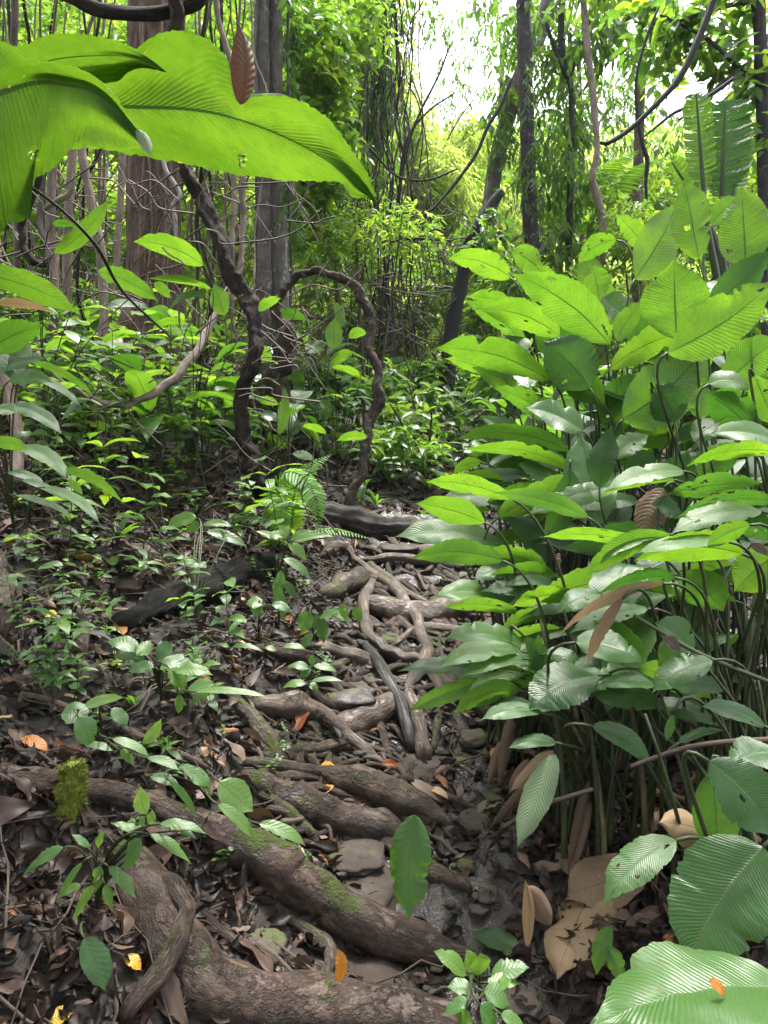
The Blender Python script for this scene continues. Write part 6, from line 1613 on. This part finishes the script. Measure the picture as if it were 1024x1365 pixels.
sow(10, (430, 640), (880, 1010), 'tiny seedling sprouting on the root steps', 'seedlings on the root steps', (.15, .28), [3, 4, 5, 0])


# smaller broad-leaved plants standing in the undergrowth beyond the steps
def small_broad(seed, n=6, h=0.7):
    rr = np.random.default_rng(seed)
    o = empty('small_broad_leaf_plant', (0, 0, 0))
    for j in range(n):
        a = rr.uniform(0, 2 * PI); hh = h * rr.uniform(.45, 1.0)
        b = np.array([math.cos(a) * .12, math.sin(a) * .12, hh]); dv = nrm([math.cos(a), math.sin(a), rr.uniform(-.1, .9)])
        L = rr.uniform(.24, .38); mb = MB()
        blade(mb, bez(b, b + dv * L * .5 + np.array([0, 0, .05]), b + dv * L + np.array([0, 0, -.08]), 16), [rr.normal(0, .3), rr.normal(0, .3), 1], rr.uniform(.09, .14), tone=rr.uniform(.3, 1), seed=seed * 9 + j, nicks=1, rip=.006, nu=4)
        lf = mb.build('leaf', M['broad' if j % 3 else 'ribbed'], o)
        sb = MB(); tube(sb, bez3(b, b - dv * .1, np.array([0, 0, hh * .5]), np.array([0, 0, -.03]), 10), np.linspace(.003, .005, 10), 6)
        sb.build('stalk', M['petiole'], lf)
    return o


pb = [small_broad(k, 6 + k % 3, .55 + .12 * k) for k in range(4)]
first = [True] * 4
for i, (u, v, lab) in enumerate([
    (440, 640, 'broad-leaved plant standing right below the arch of the rough liana'), (455, 600, 'broad-leaved plant deep in the undergrowth inside the liana arch'), (418, 612, 'broad-leaved plant between the twin grey tree and the liana arch'),
    (540, 600, 'broad-leaved plant just right of the liana arch'), (580, 596, 'broad-leaved plant on the far left skirt of the tall clump'), (612, 606, 'broad-leaved plant below the black dead trunk'),
    (640, 622, 'broad-leaved plant in the dark gap left of the tall clump'), (505, 590, 'broad-leaved plant behind the right leg of the liana arch'), (385, 660, 'broad-leaved plant close behind the fern'),
    (300, 640, 'broad-leaved plant left of the dark twisted liana'), (270, 610, 'broad-leaved plant at the foot of the red-barked tree'), (345, 600, 'broad-leaved plant right behind the dark twisted liana'), (60, 640, 'broad-leaved plant among the stems at the far left'),
    (680, 640, 'broad-leaved plant half hidden behind the left side of the clump'), (720, 620, 'broad-leaved plant far behind the middle of the clump'), (900, 610, 'broad-leaved plant far behind the right of the clump'), (980, 620, 'broad-leaved plant far back at the right edge'),
    (170, 610, 'broad-leaved plant under the lowest sag of the pale liana'), (120, 590, 'broad-leaved plant beside the reddish dead stem'), (230, 585, 'broad-leaved plant touching the base of the red-barked trunk'), (215, 650, 'broad-leaved plant behind the broken dark branch'), (400, 585, 'broad-leaved plant at the roots of the twin grey tree'),
    (470, 580, 'broad-leaved plant in the dim back of the liana arch'), (560, 575, 'broad-leaved plant before the brown twig tangle'), (320, 570, 'broad-leaved plant far behind the dark twisted liana')]):
    k = i % 4
    o = pb[k] if first[k] else copy_tree(pb[k]); first[k] = False
    o.location = Vector(gr(u, v)); o.rotation_euler = (0, 0, i * 1.3); s = (0.8, 1.0, 1.15)[i % 3]; o.scale = (s, s, s)
    tag(o, lab, 'plant', 'broad-leaved plants in the undergrowth')
herb('small_broad_leaf_plant', 'plant with one upright glowing paddle leaf under the liana arch', 'plant', gr(450, 640), [
    ((445, 465), (446, 424), 24, 5.4, 0, 0, -15, .97), ((448, 428), (458, 410), 26, 5.5, .1, 0, -40, .95), ((470, 470), (440, 490), 16, 5.4, 0, 4, -40, .8), ((480, 500), (440, 490), 10, 5.3, 0, 3, -50, .97), ((465, 450), (490, 445), 14, 5.5, 0, 4, -40, .8), ((425, 470), (412, 455), 26, 5.4, 0, 0, 40, .9)], 'broad')
herb('small_broad_leaf_plant', 'plant with pointed bright leaves right of the dark twisted liana', 'plant', gr(370, 660), [
    ((372, 580), (380, 515), 14, 4.4, 0, -3, -15, .95), ((340, 520), (275, 512), 16, 4.4, 0, 6, -40, .95), ((345, 535), (372, 540), 12, 4.4, 0, 3, -40, .9), ((362, 480), (335, 462), 22, 4.5, 0, 0, -25, .9), ((435, 578), (402, 568), 10, 4.3, 0, 3, -45, .95), ((490, 583), (448, 588), 12, 4.3, 0, 4, -40, .97), ((390, 605), (420, 615), 12, 4.2, 0, 3, 40, .7)], 'broad')
rb2 = np.random.default_rng(12)
for i in range(16):                                     # the stand of broad leaves goes on to the right
    o = copy_tree(pb[i % 4]); x, y = rb2.uniform(1.7, 4.0), rb2.uniform(1.8, 6.5)
    o.location = Vector(onground(x, y)); o.rotation_euler = (0, 0, i * 1.7); s = rb2.uniform(.9, 1.5); o.scale = (s, s, s)
    tag(o, 'broad-leaved plant standing deep behind the right end of the tall clump', 'plant', 'broad-leaved plants deep behind the clump')
# ---------------------------------------------------------------- camera, sky, sun
cd = bpy.data.cameras.new('camera'); cam = bpy.data.objects.new('camera', cd); COL.objects.link(cam)
cam.location = Vector(CAM); cam.rotation_euler = (math.radians(90) + PITCH, 0, 0)
cd.sensor_fit = 'VERTICAL'; cd.sensor_height = 36; cd.lens = 26.0; cd.clip_start = 0.05; cd.clip_end = 600
scene.camera = cam

SUN_EL, SUN_AZ = math.radians(66), math.radians(14)          # overcast glow from ahead, a little right
w = bpy.data.worlds.new('World'); scene.world = w; w.use_nodes = True
nt = w.node_tree; nt.nodes.clear()
sky = nt.nodes.new('ShaderNodeTexSky'); sky.sky_type = 'NISHITA'; sky.sun_disc = False
sky.sun_elevation = SUN_EL; sky.sun_rotation = SUN_AZ; sky.dust_density = 5.0; sky.air_density = 1.0
hs = nt.nodes.new('ShaderNodeHueSaturation'); hs.inputs['Saturation'].default_value = 0.25
bg = nt.nodes.new('ShaderNodeBackground'); bg.inputs['Strength'].default_value = 0.125
wo = nt.nodes.new('ShaderNodeOutputWorld')
nt.links.new(sky.outputs[0], hs.inputs['Color']); nt.links.new(hs.outputs[0], bg.inputs['Color']); nt.links.new(bg.outputs[0], wo.inputs['Surface'])
sd = bpy.data.lights.new('sun', 'SUN'); so = bpy.data.objects.new('sun', sd); COL.objects.link(so)
sd.energy = 1.5; sd.angle = math.radians(10); sd.color = (1.0, 0.96, 0.88)
S = Vector((math.sin(SUN_AZ) * math.cos(SUN_EL), math.cos(SUN_AZ) * math.cos(SUN_EL), math.sin(SUN_EL)))
so.rotation_euler = S.to_track_quat('Z', 'Y').to_euler(); so.location = (0, 0, 20)

vs = scene.view_settings
scene.display_settings.display_device = 'sRGB'
vs.view_transform = 'Standard'; vs.look = 'None'; vs.gamma = 1.0; vs.exposure = 2.45; vs.use_curve_mapping = False
c = scene.cycles
c.use_denoising = True
c.max_bounces = 8; c.diffuse_bounces = 4; c.glossy_bounces = 3; c.transmission_bounces = 5; c.transparent_max_bounces = 4
c.caustics_reflective = False; c.caustics_refractive = False
c.sample_clamp_indirect = 6.0

# forest air: far things fade towards the pale sky
hb = 170.0
hv = [(-hb, -12, -12), (hb, -12, -12), (hb, 180, -12), (-hb, 180, -12), (-hb, -12, 34), (hb, -12, 34), (hb, 180, 34), (-hb, 180, 34)]
hm = bpy.data.meshes.new('haze'); hm.from_pydata(hv, [], [(0, 3, 2, 1), (4, 5, 6, 7), (0, 1, 5, 4), (1, 2, 6, 5), (2, 3, 7, 6), (3, 0, 4, 7)])
ho = bpy.data.objects.new('haze', hm); COL.objects.link(ho); tag(ho, 'thin pale forest haze', 'haze', kind='stuff')
k = NT('forest_haze')
pv = k.n('VolumePrincipled'); pv.inputs['Color'].default_value = (0.93, 0.96, 0.97, 1); pv.inputs['Density'].default_value = 0.0006
k.t.links.new(pv.outputs[0], k.out.inputs['Volume']); hm.materials.append(k.m)
